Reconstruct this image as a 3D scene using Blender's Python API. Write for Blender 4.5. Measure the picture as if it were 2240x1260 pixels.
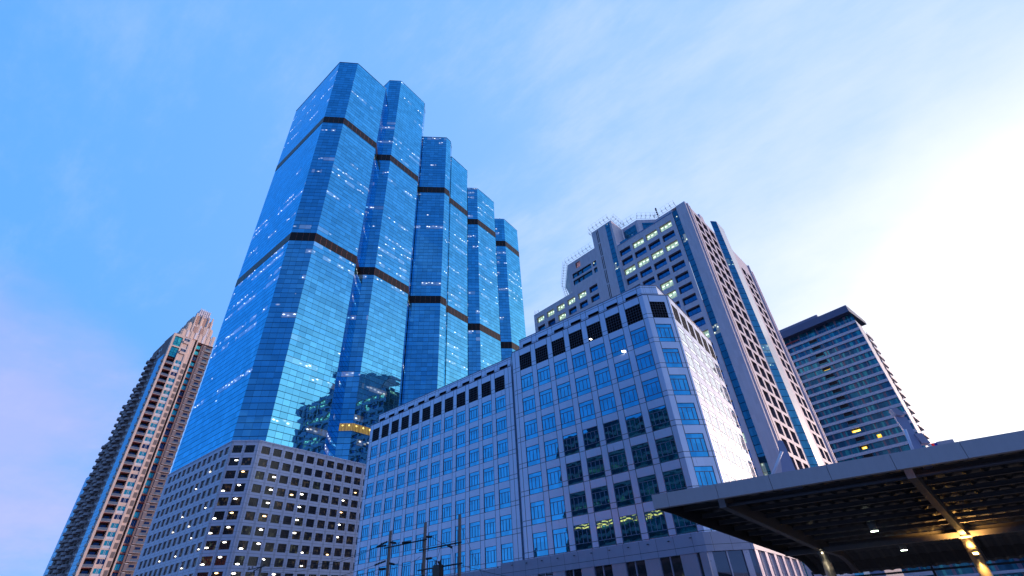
import bpy, math, random
from math import radians as R, sin, cos, pi, hypot
random.seed(7)
D = bpy.data
for o in list(D.objects): D.objects.remove(o)
SC = bpy.context.scene
COL = SC.collection
ZC = 1.7                                   # eye height; building heights below are given above the eye

# ------------------------------------------------------------------ camera
F, CX, CY = 1015.0, 1120.0, 693.0
PITCH, ROLL, YAW = R(33.74), R(3.83), R(36.83)
def cam_axes():
    cp, sp = cos(PITCH), sin(PITCH); c, s = cos(ROLL), sin(ROLL)
    r = (1, 0, 0); f = (0, cp, sp); d = (0, sp, -cp)
    r2 = [c*r[i]+s*d[i] for i in range(3)]; d2 = [-s*r[i]+c*d[i] for i in range(3)]
    rot = lambda v: (v[0]*cos(YAW)-v[1]*sin(YAW), v[0]*sin(YAW)+v[1]*cos(YAW), v[2])
    return rot(r2), rot(d2), rot(f)
AX = cam_axes()
from mathutils import Matrix, Vector
cd = D.cameras.new('camera'); cam = D.objects.new('camera', cd); COL.objects.link(cam)
cd.sensor_width = 36; cd.lens = F/2240*36; cd.shift_y = 63/2240; cd.clip_end = 20000; cd.clip_start = .05
m = Matrix.Identity(4)
for i in range(3):
    m[i][0] = AX[0][i]; m[i][1] = -AX[1][i]; m[i][2] = -AX[2][i]
m[2][3] = ZC
cam.matrix_world = m
SC.camera = cam

# ------------------------------------------------------------------ node helper
class NT:
    def __init__(s, tree): s.t = tree; s.n = tree.nodes; s.l = tree.links
    def new(s, typ, **kw):
        n = s.n.new(typ)
        for k, v in kw.items(): setattr(n, k, v)
        return n
    def put(s, sock, v):
        if isinstance(v, bpy.types.NodeSocket): s.l.new(v, sock)
        elif v is not None:
            if hasattr(sock.default_value, '__len__') and not hasattr(v, '__len__'): v = [v]*len(sock.default_value)
            if hasattr(v, '__len__') and len(v) == 3 and len(sock.default_value) == 4: v = (*v, 1)
            sock.default_value = v
    def m(s, op, a, b=None, c=None, clamp=False):
        n = s.new('ShaderNodeMath', operation=op, use_clamp=clamp)
        s.put(n.inputs[0], a)
        if b is not None: s.put(n.inputs[1], b)
        if c is not None: s.put(n.inputs[2], c)
        return n.outputs[0]
    def vm(s, op, a, b=None, sc=None):
        n = s.new('ShaderNodeVectorMath', operation=op); s.put(n.inputs[0], a)
        if b is not None: s.put(n.inputs[1], b)
        if sc is not None: s.put(n.inputs['Scale'], sc)
        return n.outputs['Value'] if op in ('DOT_PRODUCT', 'LENGTH') else n.outputs[0]
    def mix(s, f, a, b):
        n = s.new('ShaderNodeMix', data_type='RGBA'); s.put(n.inputs[0], f); s.put(n.inputs[6], a); s.put(n.inputs[7], b)
        return n.outputs[2]
    def ss(s, x, a, b, lo=0., hi=1.):
        n = s.new('ShaderNodeMapRange', interpolation_type='SMOOTHSTEP')
        s.put(n.inputs[0], x); n.inputs[1].default_value = a; n.inputs[2].default_value = b; n.inputs[3].default_value = lo; n.inputs[4].default_value = hi
        return n.outputs[0]
    def noise(s, vec, scale=1., detail=2., rough=.5, dim='3D', w=None):
        n = s.new('ShaderNodeTexNoise', noise_dimensions=dim)
        if vec is not None: s.put(n.inputs['Vector'], vec)
        if w is not None: s.put(n.inputs['W'], w)
        n.inputs['Scale'].default_value = scale; n.inputs['Detail'].default_value = detail; n.inputs['Roughness'].default_value = rough
        return n
    def wn(s, a, b=0., c=0.):
        x = s.xyz(a, b, c); n = s.new('ShaderNodeTexWhiteNoise', noise_dimensions='3D'); s.put(n.inputs['Vector'], x)
        return n.outputs['Value'], n.outputs['Color']
    def xyz(s, a, b=0., c=0.):
        n = s.new('ShaderNodeCombineXYZ'); s.put(n.inputs[0], a); s.put(n.inputs[1], b); s.put(n.inputs[2], c); return n.outputs[0]
    def sep(s, v):
        n = s.new('ShaderNodeSeparateXYZ'); s.put(n.inputs[0], v); return n.outputs

# ------------------------------------------------------------------ sky, sun, exposure
SUN_AZ, SUN_EL = R(33), R(9)               # azimuth from +Y towards +X
sun_dir = Vector((sin(SUN_AZ)*cos(SUN_EL), cos(SUN_AZ)*cos(SUN_EL), sin(SUN_EL)))
W = D.worlds.new('World'); SC.world = W; W.use_nodes = True
t = NT(W.node_tree); t.n.clear()
out = t.new('ShaderNodeOutputWorld'); bg = t.new('ShaderNodeBackground')
sky = t.new('ShaderNodeTexSky', sky_type='NISHITA', sun_disc=False, sun_elevation=SUN_EL, sun_rotation=SUN_AZ)
sky.air_density = 1.0; sky.dust_density = .6; sky.ozone_density = 3.0
tc = t.new('ShaderNodeTexCoord'); dirv = tc.outputs['Generated']
sx = t.sep(dirv)
glow_dir = Vector((0.34, 0.91, 0.22)).normalized()
dt = t.vm('DOT_PRODUCT', dirv, tuple(glow_dir))
gl2 = Vector((glow_dir.x, glow_dir.y, glow_dir.z*2)).normalized()
dt2 = t.vm('DOT_PRODUCT', t.vm('NORMALIZE', t.vm('MULTIPLY', dirv, (1., 1., 2.))), tuple(gl2))
proj = t.vm('SCALE', dirv, sc=t.m('DIVIDE', 1., t.m('ADD', t.m('MAXIMUM', sx[2], 0.), .22)))
cn = t.noise(proj, .75, 6, .58).outputs[0]
cn2 = t.noise(t.vm('ADD', proj, (3.1, 1.7, 5.2)), 2.3, 7, .62).outputs[0]
cloudn = t.m('ADD', t.m('MULTIPLY', cn, .7), t.m('MULTIPLY', cn2, .3))
g1 = t.ss(t.m('ADD', dt2, t.m('MULTIPLY', t.m('SUBTRACT', cloudn, .5), .30)), .80, 1.02)
wisp = t.noise(t.vm('MULTIPLY', proj, (1.0, 2.4, 1.0)), 3.4, 8, .66).outputs[0]
cloudf = t.m('ADD', t.m('MULTIPLY', cloudn, .62), t.m('MULTIPLY', wisp, .38))
veil = t.m('MULTIPLY', t.ss(cloudf, .46, .64), .36)
low = t.ss(sx[2], .38, .0)                 # thin haze low in the sky
# clear sky colour, deeper away from the sunset
clear = t.mix(t.ss(dt, -.5, .9), (.145, .50, 1.28, 1), (.34, .66, 1.28, 1))
nis = t.vm('SCALE', sky.outputs[0], sc=.10)
base = t.mix(.86, nis, clear)
back = t.m('MULTIPLY', t.ss(t.m('MULTIPLY', sx[1], -1.), .05, .50), .85)
base = t.mix(back, base, (.13, .40, .95, 1))
ehigh = t.m('MULTIPLY', t.m('MULTIPLY', t.ss(sx[0], .35, .80), t.ss(sx[2], .42, .74)), .9)
dusk = t.ss(t.vm('DOT_PRODUCT', dirv, tuple(Vector((.42, -.90, .30)).normalized())), .42, .93)
base = t.mix(t.m('MULTIPLY', dusk, .95), base, (.035, .165, .52, 1))
c1 = t.mix(t.m('MULTIPLY', veil, t.ss(dt, -.9, .6, .35, 1.)), base, (.62, .76, 1.08, 1))
c2 = t.mix(t.m('MULTIPLY', low, .6), c1, (.36, .57, 1.08, 1))
soft = t.m('MULTIPLY', t.ss(t.m('ADD', dt2, t.m('MULTIPLY', t.m('SUBTRACT', cloudf, .5), .60)), .45, .96), .70)
c2 = t.mix(soft, c2, (.80, .92, 1.22, 1))
c2 = t.mix(ehigh, c2, (.085, .34, .82, 1))
c3 = t.mix(g1, c2, (1.12, 1.15, 1.25, 1))
g2 = t.ss(dt, .93, 1.0)
c4 = t.mix(g2, c3, (1.65, 1.64, 1.66, 1))
# pale band of evening light low over the city to the right of the view
east = t.m('MULTIPLY', t.m('MULTIPLY', t.ss(sx[0], .30, .90), t.ss(sx[1], -.30, .20)), t.ss(sx[2], .72, .24))
c4 = t.mix(t.m('MULTIPLY', east, .95), c4, (1.30, 1.42, 1.50, 1))
# pink cloud bank low on the far left
pd = Vector((-.955, .03, .29)).normalized()
pk = t.m('MULTIPLY', t.ss(t.m('ADD', t.vm('DOT_PRODUCT', dirv, tuple(pd)), t.m('MULTIPLY', t.m('SUBTRACT', cloudn, .5), .10)), .968, 1.0), .42)
c5 = t.mix(pk, c4, (.78, .62, .92, 1))
below = t.ss(sx[2], -.02, -.10)
c6 = t.mix(below, c5, (.05, .06, .09, 1))
t.put(bg.inputs[0], c6); bg.inputs[1].default_value = 1.0
t.l.new(bg.outputs[0], out.inputs[0])

sl = D.lights.new('sun', 'SUN'); sl.energy = 2.6; sl.angle = R(3); sl.color = (1, .68, .52)
so = D.objects.new('sun', sl); COL.objects.link(so); so.rotation_euler = sun_dir.to_track_quat('Z', 'Y').to_euler(); so.location = (60, 90, 60)
SC.view_settings.view_transform = 'Standard'; SC.view_settings.look = 'None'
SC.view_settings.exposure = 0.0; SC.view_settings.gamma = 1; SC.view_settings.use_curve_mapping = False
SC.render.engine = 'CYCLES'; SC.cycles.max_bounces = 6; SC.cycles.glossy_bounces = 4

# ------------------------------------------------------------------ materials
MAT = {}
def pm(name, col, rough=.5, metal=0., spec=.5, emit=None, es=0., var=.0, vscale=1., bump=0., bscale=8.):
    if name in MAT: return MAT[name]
    mt = D.materials.new(name); mt.use_nodes = True; n = NT(mt.node_tree); b = mt.node_tree.nodes['Principled BSDF']
    b.inputs['Base Color'].default_value = (*col, 1); b.inputs['Roughness'].default_value = rough; b.inputs['Metallic'].default_value = metal
    b.inputs['Specular IOR Level'].default_value = spec
    if emit: b.inputs['Emission Color'].default_value = (*emit, 1); b.inputs['Emission Strength'].default_value = es
    if var or bump:
        oc = n.new('ShaderNodeTexCoord').outputs['Object']
    if var:
        nz = n.noise(oc, vscale, 4, .6).outputs[0]
        nz2 = n.noise(n.vm('MULTIPLY', oc, (6, 6, .35)), vscale*.8, 3, .6).outputs[0]
        f = n.m('ADD', 1-var, n.m('MULTIPLY', n.m('ADD', nz, nz2), var))
        n.put(b.inputs['Base Color'], n.vm('SCALE', col, sc=f))
        n.put(b.inputs['Roughness'], n.m('ADD', rough-.08, n.m('MULTIPLY', nz, .16)))
    if bump:
        bn = n.new('ShaderNodeBump'); bn.inputs['Strength'].default_value = bump; bn.inputs['Distance'].default_value = .02
        n.put(bn.inputs['Height'], n.noise(oc, bscale, 3).outputs[0]); n.put(b.inputs['Normal'], bn.outputs[0])
    MAT[name] = mt; return mt

def wobble(n, u, v, amt=.006, cell=None):
    """small unevenness of glass panes: shading normal shifted per pane and inside it"""
    geo = n.new('ShaderNodeNewGeometry')
    parts = []
    if cell is not None:
        parts.append(n.vm('SCALE', n.vm('SUBTRACT', cell, (.5, .5, .5)), sc=amt*2))
    nz = n.noise(n.xyz(u, v, 0.), .55, 1.5).outputs['Color']
    parts.append(n.vm('SCALE', n.vm('SUBTRACT', nz, (.5, .5, .5)), sc=amt*2.5))
    x = geo.outputs['Normal']
    for p in parts: x = n.vm('ADD', x, p)
    return n.vm('NORMALIZE', x)

def line(n, x, w):        # 1 inside a line of half-width w around integers
    f = n.m('FRACT', n.m('ADD', x, .5)); return n.m('LESS_THAN', n.m('ABSOLUTE', n.m('SUBTRACT', f, .5)), w)

def curtain(name, fh=3.65, vph=0., base=(.10, .42, .80), lit=.42, spots=8., pw=1., dark=(.01, .03, .07), vis=.5, litcol=(.75, .88, 1.), smear=.55):
    """mirror glass curtain wall. UV: u in panels, v in metres"""
    mt = D.materials.new(name); mt.use_nodes = True; n = NT(mt.node_tree); b = mt.node_tree.nodes['Principled BSDF']
    uv = n.sep(n.new('ShaderNodeUVMap').outputs[0]); u = uv[0]; v = n.m('ADD', uv[1], vph)
    fl = n.m('DIVIDE', v, fh); fi = n.m('FLOOR', fl); ff = n.m('FRACT', fl)
    half = n.m('FLOOR', n.m('MULTIPLY', fl, 2.)); hf = n.m('FRACT', n.m('MULTIPLY', fl, 2.))
    isv = n.m('GREATER_THAN', ff, vis)                     # vision glass in the upper part of each storey
    shift = n.m('MULTIPLY', n.wn(half, 3.)[0], 3.)
    uu = n.m('MULTIPLY', u, pw)
    ci = n.m('FLOOR', uu); cf = n.m('FRACT', uu)
    rnd, rcol = n.wn(ci, half, 1.)
    rowr = n.wn(half, 9.)[0]
    zone = n.m('FLOOR', n.m('DIVIDE', u, 20.))
    # joints
    hl = line(n, n.m('MULTIPLY', fl, 2.), .045)
    vl = n.m('MULTIPLY', line(n, uu, .022), n.m('GREATER_THAN', n.wn(ci, half, 5.)[0], .25))
    # storeys with offices lit
    fr_, _ = n.wn(fi, zone, 21.)
    seg = n.noise(None, .23, 1, dim='2D', w=None)
    n.put(seg.inputs['Vector'], n.xyz(u, n.m('MULTIPLY', fi, 7.3)))
    litf = n.m('MULTIPLY', n.m('LESS_THAN', fr_, lit), n.m('GREATER_THAN', seg.outputs[0], .47))
    litf = n.m('MULTIPLY', litf, isv)
    cell_lit = n.m('MULTIPLY', litf, n.m('GREATER_THAN', n.wn(ci, half, 31.)[0], .30))
    # ceiling lamps: short bright strokes near the top of the pane
    cc = n.m('FLOOR', n.m('MULTIPLY', uu, 1.5)); cfr = n.m('FRACT', n.m('MULTIPLY', uu, 1.5))
    ox = n.m('ADD', .5, n.m('MULTIPLY', n.m('SUBTRACT', n.wn(cc, half, 41.)[0], .5), .5))
    oy = n.m('ADD', .62, n.m('MULTIPLY', n.m('SUBTRACT', n.wn(cc, half, 43.)[0], .5), .5))
    dx = n.m('DIVIDE', n.m('SUBTRACT', cfr, ox), .28); dy = n.m('DIVIDE', n.m('SUBTRACT', hf, oy), .10)
    dd = n.m('SQRT', n.m('ADD', n.m('MULTIPLY', dx, dx), n.m('MULTIPLY', dy, dy)))
    spot = n.m('MULTIPLY', n.ss(dd, 1.1, .3), n.m('POWER', n.wn(cc, half, 71.)[0], 1.7))
    halo = n.ss(dd, 2.4, .4, 0., .07)
    on = n.m('LESS_THAN', n.wn(cc, half, 47.)[0], .58)
    lone = n.m('MULTIPLY', isv, n.m('LESS_THAN', n.wn(cc, half, 53.)[0], .004))
    sp = n.m('MULTIPLY', n.m('ADD', spot, halo), n.m('MAXIMUM', n.m('MULTIPLY', litf, on), lone))
    colr = n.vm('SCALE', base, sc=n.m('ADD', .86, n.m('ADD', n.m('MULTIPLY', rnd, .30), n.m('MULTIPLY', rowr, .12))))
    colr = n.mix(n.m('MULTIPLY', isv, .30), colr, n.vm('MULTIPLY', colr, (1.25, 1.10, 1.02)))
    colr = n.mix(n.m('MULTIPLY', vl, .55), colr, dark + (1,))
    colr = n.mix(n.m('MULTIPLY', hl, .92), colr, dark + (1,))
    n.put(b.inputs['Base Color'], colr); b.inputs['Metallic'].default_value = .92; b.inputs['Specular Tint'].default_value = (.35, .72, .95, 1)
    n.put(b.inputs['Roughness'], n.m('ADD', .02, n.m('MULTIPLY', n.m('MAXIMUM', hl, vl), .4)))
    n.put(b.inputs['Normal'], wobble(n, u, v, .007, rcol))
    rf = n.m('ADD', .25, n.m('MULTIPLY', rnd, .75))
    es = n.m('ADD', n.m('MULTIPLY', n.m('MULTIPLY', cell_lit, rf), smear*.25), n.m('MULTIPLY', sp, spots))
    ecol = n.mix(n.m('MULTIPLY', n.wn(cc, half, 61.)[0], .35), litcol + (1,), (1, .86, .62, 1))
    n.put(b.inputs['Emission Color'], ecol); n.put(b.inputs['Emission Strength'], es)
    MAT[name] = mt; return mt

def panels(name, col, vlines, hlines, hp, w=.03, rough=.35, dark=.12, var=.08, spec=.5, metal=0., hoff=0.):
    """clad wall with open joints. UV: u in bays, v metres; vlines in bay fractions, hlines in metres within pitch hp"""
    mt = D.materials.new(name); mt.use_nodes = True; n = NT(mt.node_tree); b = mt.node_tree.nodes['Principled BSDF']
    uv = n.sep(n.new('ShaderNodeUVMap').outputs[0]); u, v = uv[0], n.m('ADD', uv[1], hoff)
    ln = None; idx = None
    for a, ww in vlines:
        l = line(n, n.m('SUBTRACT', u, a), ww); ln = l if ln is None else n.m('MAXIMUM', ln, l)
    vv = n.m('DIVIDE', v, hp)
    for a in hlines:
        l = line(n, n.m('SUBTRACT', vv, a/hp), w/hp); ln = l if ln is None else n.m('MAXIMUM', ln, l)
    r = n.wn(n.m('FLOOR', n.m('MULTIPLY', u, 2.)), n.m('FLOOR', n.m('MULTIPLY', vv, 2.)))
    oc = n.new('ShaderNodeTexCoord').outputs['Object']
    st = n.m('ADD', n.m('MULTIPLY', n.noise(n.vm('MULTIPLY', oc, (3.5, 3.5, .16)), .9, 5, .65).outputs[0], .6), n.m('MULTIPLY', n.noise(oc, .13, 4, .6).outputs[0], .4))
    f = n.m('ADD', 1-var, n.m('ADD', n.m('MULTIPLY', r[0], var*1.2), n.m('MULTIPLY', n.m('SUBTRACT', st, .25), var*2.2)))
    c = n.vm('SCALE', col, sc=f)
    if ln is not None: c = n.mix(ln, c, tuple(x*dark for x in col) + (1,))
    n.put(b.inputs['Base Color'], c); n.put(b.inputs['Roughness'], n.m('ADD', rough, n.m('MULTIPLY', n.m('SUBTRACT', st, .5), .2)))
    b.inputs['Specular IOR Level'].default_value = spec; b.inputs['Metallic'].default_value = metal
    n.put(b.inputs['Normal'], wobble(n, u, v, .006, r[1]))
    MAT[name] = mt; return mt

def mirror(name, col, rough=.03, metal=.9, per=1., amt=.01, es=0.):
    """pane of reflective glass, each copy slightly different"""
    mt = D.materials.new(name); mt.use_nodes = True; n = NT(mt.node_tree); b = mt.node_tree.nodes['Principled BSDF']
    oi = n.new('ShaderNodeObjectInfo'); uv = n.sep(n.new('ShaderNodeUVMap').outputs[0])
    r = oi.outputs['Random']
    geo = n.new('ShaderNodeNewGeometry')
    cell = n.wn(r, n.m('FLOOR', n.m('MULTIPLY', uv[0], per)), n.m('FLOOR', n.m('MULTIPLY', uv[1], per)))
    lw = n.new('ShaderNodeLayerWeight'); lw.inputs[0].default_value = .5
    n.put(b.inputs['Base Color'], n.mix(n.ss(lw.outputs['Facing'], .52, .76, 0., 1. if metal > .7 else 0.), n.vm('SCALE', col, sc=n.m('ADD', .85, n.m('MULTIPLY', cell[0], .25))), (.85, .92, 1., 1)))
    b.inputs['Metallic'].default_value = metal; b.inputs['Roughness'].default_value = rough
    nz = n.noise(n.new('ShaderNodeTexCoord').outputs['Object'], .9, 2, .5).outputs['Color']
    x = n.vm('ADD', geo.outputs['Normal'], n.vm('SCALE', n.vm('SUBTRACT', cell[1], (.5, .5, .5)), sc=amt))
    x = n.vm('ADD', x, n.vm('SCALE', n.vm('SUBTRACT', nz, (.5, .5, .5)), sc=amt*3.))
    n.put(b.inputs['Normal'], n.vm('NORMALIZE', x))
    MAT[name] = mt; return mt

# ------------------------------------------------------------------ mesh helper
class MB:
    def __init__(s): s.v = []; s.f = []; s.mi = []; s.uv = []; s.sm = []
    def face(s, pts, mi=0, uv=None, smooth=False):
        i = len(s.v); s.v += [tuple(p) for p in pts]; s.f.append(tuple(range(i, i+len(pts)))); s.mi.append(mi); s.sm.append(smooth)
        if uv is None:
            a, b, c = [Vector(pts[k]) for k in (0, 1, 2)]; nn = (b-a).cross(c-a)
            if nn.length < 1e-9: nn = Vector((0, 0, 1))
            nn.normalize()
            if abs(nn.z) > .8: uv = [(p[0], p[1]) for p in pts]
            else:
                tt = Vector((-nn.y, nn.x, 0)).normalized(); uv = [(p[0]*tt.x+p[1]*tt.y, p[2]) for p in pts]
        s.uv += list(uv)
    def box(s, x0, x1, y0, y1, z0, z1, mi=0, faces='xXyYzZ'):
        if 'x' in faces: s.face([(x0, y1, z0), (x0, y0, z0), (x0, y0, z1), (x0, y1, z1)], mi)
        if 'X' in faces: s.face([(x1, y0, z0), (x1, y1, z0), (x1, y1, z1), (x1, y0, z1)], mi)
        if 'y' in faces: s.face([(x0, y0, z0), (x1, y0, z0), (x1, y0, z1), (x0, y0, z1)], mi)
        if 'Y' in faces: s.face([(x1, y1, z0), (x0, y1, z0), (x0, y1, z1), (x1, y1, z1)], mi)
        if 'z' in faces: s.face([(x0, y1, z0), (x1, y1, z0), (x1, y0, z0), (x0, y0, z0)], mi)
        if 'Z' in faces: s.face([(x0, y0, z1), (x1, y0, z1), (x1, y1, z1), (x0, y1, z1)], mi)
    def tube(s, a, b, r, n=8, mi=0, r2=None, caps=True):
        a, b = Vector(a), Vector(b); d = (b-a).normalized(); up = Vector((0, 0, 1)) if abs(d.z) < .95 else Vector((1, 0, 0))
        x = d.cross(up).normalized(); y = d.cross(x); r2 = r if r2 is None else r2
        A = [a+(x*cos(2*pi*k/n)+y*sin(2*pi*k/n))*r for k in range(n)]; B = [b+(x*cos(2*pi*k/n)+y*sin(2*pi*k/n))*r2 for k in range(n)]
        for k in range(n): s.face([A[k], A[(k+1) % n], B[(k+1) % n], B[k]], mi, smooth=True)
        if caps: s.face(A[::-1], mi); s.face(B, mi)
    def prism(s, poly, z0, z1, mi=0, top=True, bot=False, walls=True, closed=True):
        n = len(poly)
        if walls:
            for k in range(n if closed else n-1):
                p, q = poly[k], poly[(k+1) % n]
                s.face([(p[0], p[1], z0), (q[0], q[1], z0), (q[0], q[1], z1), (p[0], p[1], z1)], mi)
        if top: s.face([(p[0], p[1], z1) for p in poly], mi)
        if bot: s.face([(p[0], p[1], z0) for p in poly[::-1]], mi)
    def wall(s, o, tdir, us, zs, hole, depth=.3, mi=0, rmi=None, bay=None, uoff=0., back=None):
        """flat wall with real rectangular openings; o corner, tdir unit direction, outside on the right of tdir"""
        rmi = mi if rmi is None else rmi
        nx, ny = -tdir[1]*depth, tdir[0]*depth
        P = lambda u, z, k=0: (o[0]+tdir[0]*u+nx*k, o[1]+tdir[1]*u+ny*k, z)
        sc = (lambda u: (u-uoff)/bay) if bay else (lambda u: u-uoff)
        for i in range(len(us)-1):
            for j in range(len(zs)-1):
                a, b, c, d = us[i], us[i+1], zs[j], zs[j+1]
                if not hole(i, j):
                    s.face([P(a, c), P(b, c), P(b, d), P(a, d)], mi, [(sc(a), c), (sc(b), c), (sc(b), d), (sc(a), d)])
                else:
                    k = (0, 1)
                    s.face([P(a, c), P(a, c, 1), P(a, d, 1), P(a, d)], rmi); s.face([P(b, c, 1), P(b, c), P(b, d), P(b, d, 1)], rmi)
                    s.face([P(a, c), P(b, c), P(b, c, 1), P(a, c, 1)], rmi); s.face([P(a, d, 1), P(b, d, 1), P(b, d), P(a, d)], rmi)
                    if back is not None: s.face([P(a, c, 1), P(b, c, 1), P(b, d, 1), P(a, d, 1)], back)
    def build(s, name, mats, parent=None, loc=None, zadd=True):
        me = D.meshes.new(name); dz = ZC if zadd else 0
        me.from_pydata([(x, y, z+dz) for x, y, z in s.v], [], s.f)
        mats = mats if isinstance(mats, (list, tuple)) else [mats]
        for mm in mats: me.materials.append(mm)
        me.polygons.foreach_set('material_index', s.mi); me.polygons.foreach_set('use_smooth', s.sm)
        ul = me.uv_layers.new(name='UVMap'); ul.data.foreach_set('uv', [c for p in s.uv for c in p])
        if any(s.sm):
            import bmesh
            bm = bmesh.new(); bm.from_mesh(me); bmesh.ops.remove_doubles(bm, verts=bm.verts, dist=1e-5); bm.to_mesh(me); bm.free()
        me.update()
        o = D.objects.new(name, me); COL.objects.link(o)
        if parent: o.parent = parent
        if loc: o.location = loc
        return o

def tag(o, label, cat, group=None, kind=None):
    if label: o['label'] = label
    if cat: o['category'] = cat
    if group: o['group'] = group
    if kind: o['kind'] = kind
    return o
def thing(name, label, cat, loc, rotz=0., group=None):
    o = D.objects.new(name, None); COL.objects.link(o); o.location = loc; o.rotation_euler = (0, 0, rotz); o.empty_display_size = 1
    return tag(o, label, cat, group)
def inst(src, parent, loc, rz=0., first=[set()]):
    """first use moves the source itself, later uses copy it"""
    if src.name in first[0]: o = src.copy(); COL.objects.link(o)
    else: o = src; first[0].add(src.name)
    o.parent = parent; o.location = loc; o.rotation_euler = (0, 0, rz); return o
def breaks(start, w, pitch, n, total):
    us = [0.]
    for k in range(n): us += [start+k*pitch, start+k*pitch+w]
    us.append(total); return us
odd = lambda i: i % 2 == 1

# ------------------------------------------------------------------ ground
g = MB(); g.face([(-3000, -3000, 0), (3000, -3000, 0), (3000, 3000, 0), (-3000, 3000, 0)])
tag(g.build('ground', pm('asphalt', (.05, .05, .055), .85, var=.2, vscale=.2), zadd=False), None, None, kind='structure')
g = MB(); g.box(-160, 30, 14, 19.5, .0, .14); g.box(-160, 30, 40, 46, 0, .14)
tag(g.build('pavement', pm('paving', (.28, .27, .26), .8, var=.2), zadd=False), None, None, kind='structure')

# ================================================================== blue glass tower
def off(poly, ox, oy): return [(x-ox, y-oy) for x, y in poly]
TO = (-140., 80.)
tower = thing('office_tower', 'tall blue mirror glass office tower of five stepped folds on a parking podium', 'skyscraper', (TO[0], TO[1], 0))
GB = curtain('tower_glass', 3.65, -111.6+3.65*40, base=(.115, .46, .70), lit=.27, spots=4.6, smear=.45)
bandm = panels('band_louvre', (.016, .006, .005), [(0., .03)], [], 4., rough=.4, dark=10., var=.3, spec=.25)
roofm = pm('roof_slab', (.10, .11, .13), .8)
lobes = [
 (225.0, [(-163.2, 92), (-163.2, 46.15), (-125.35, 46.15), (-119.6, 51.9), (-119.6, 68.2), (-124.1, 72.4), (-124.1, 92)]),
 (243.0, [(-163, 97), (-163, 72.2), (-124.0, 72.2), (-119.75, 76.3), (-119.75, 92.6), (-124.1, 96.95)]),
 (221.5, [(-163, 112), (-163, 97.1), (-124.0, 97.1), (-115.1, 105.6), (-115.1, 108.7), (-117.6, 111.85), (-117.7, 112)]),
 (214.0, [(-163, 128.3), (-163, 112.1), (-117.6, 112.1), (-117.6, 124.3), (-121.3, 128.2)]),
 (206.0, [(-163, 151.1), (-163, 128.5), (-121.2, 128.5), (-117.45, 132.2), (-117.1, 146.1), (-121.1, 150.9)]),
 (199.0, [(-163, 172), (-163, 151.3), (-121.1, 151.3), (-117.3, 155), (-117.4, 167.6), (-121.4, 172)]),
]
uid = 0
for zt, poly in lobes:
    mb, bb, bb2 = MB(), MB(), MB(); P = off(poly, *TO); n = len(P)
    for k in range(n):
        p, q = P[k], P[(k+1) % n]; L = hypot(q[0]-p[0], q[1]-p[1])
        if L < .2: continue
        if L < 1.: npn = 1
        else: npn = max(1, round(L/2.02))
        uid += 1; u0 = uid*60.; u1 = u0+npn
        z0 = 42.3
        mb.face([(p[0], p[1], z0), (q[0], q[1], z0), (q[0], q[1], zt), (p[0], p[1], zt)], 0, [(u0, z0), (u1, z0), (u1, zt), (u0, zt)])
        d = Vector((q[0]-p[0], q[1]-p[1])).normalized(); nx, ny = d.y*.06, -d.x*.06
        for za, zb in ((111.55, 115.2), (177.7, 181.7)):
            (bb if za < 150 else bb2).face([(p[0]+nx, p[1]+ny, za), (q[0]+nx, q[1]+ny, za), (q[0]+nx, q[1]+ny, zb), (p[0]+nx, p[1]+ny, zb)], 0, [(u0, za), (u1, za), (u1, zb), (u0, zb)])
    mb.face([(x, y, zt) for x, y in P], 1)
    mb.build('curtain_wall', [GB, roofm], tower)
    bb.build('louvre_band', bandm, tower); bb2.build('louvre_band', bandm, tower)
lf = MB(); z0_, z1_ = 111.55-3.65*16.5+.3, 111.55-3.65*15.5-1.0
Pl = off([(-122.6, 73.55), (-119.75, 76.3), (-119.75, 90)], *TO)
for (p, q), n_p in zip(zip(Pl, Pl[1:]), (3, 8)):
    d = Vector((q[0]-p[0], q[1]-p[1])).normalized(); e_ = Vector((d.y, -d.x))*.03
    lf.face([(p[0]+e_.x, p[1]+e_.y, z0_), (q[0]+e_.x, q[1]+e_.y, z0_), (q[0]+e_.x, q[1]+e_.y, z1_), (p[0]+e_.x, p[1]+e_.y, z1_)], 0, [(0, 0), (n_p, 0), (n_p, 1), (0, 1)])
lm_ = D.materials.new('lit_floor'); lm_.use_nodes = True; nl = NT(lm_.node_tree); bl = lm_.node_tree.nodes['Principled BSDF']
ul_ = nl.sep(nl.new('ShaderNodeUVMap').outputs[0]); bar = line(nl, nl.m('MULTIPLY', ul_[0], 1.5), .05)
nzl = nl.noise(nl.xyz(nl.m('MULTIPLY', ul_[0], 1.6), ul_[1], 0.), 1.2, 3).outputs[0]
fxl = nl.m('FRACT', nl.m('MULTIPLY', ul_[0], .7)); spl = nl.ss(nl.m('ADD', nl.m('ABSOLUTE', nl.m('SUBTRACT', fxl, .5)), nl.m('ABSOLUTE', nl.m('SUBTRACT', ul_[1], .72))), .2, .05)
bl.inputs['Base Color'].default_value = (.05, .04, .02, 1); bl.inputs['Roughness'].default_value = .1
bl.inputs['Emission Color'].default_value = (1., .66, .18, 1)
nl.put(bl.inputs['Emission Strength'], nl.m('MULTIPLY', nl.m('SUBTRACT', 1., bar), nl.m('ADD', nl.m('MULTIPLY', nzl, .55), nl.m('MULTIPLY', spl, 3.))))
lf.build('lit_floor', lm_, tower)
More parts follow.
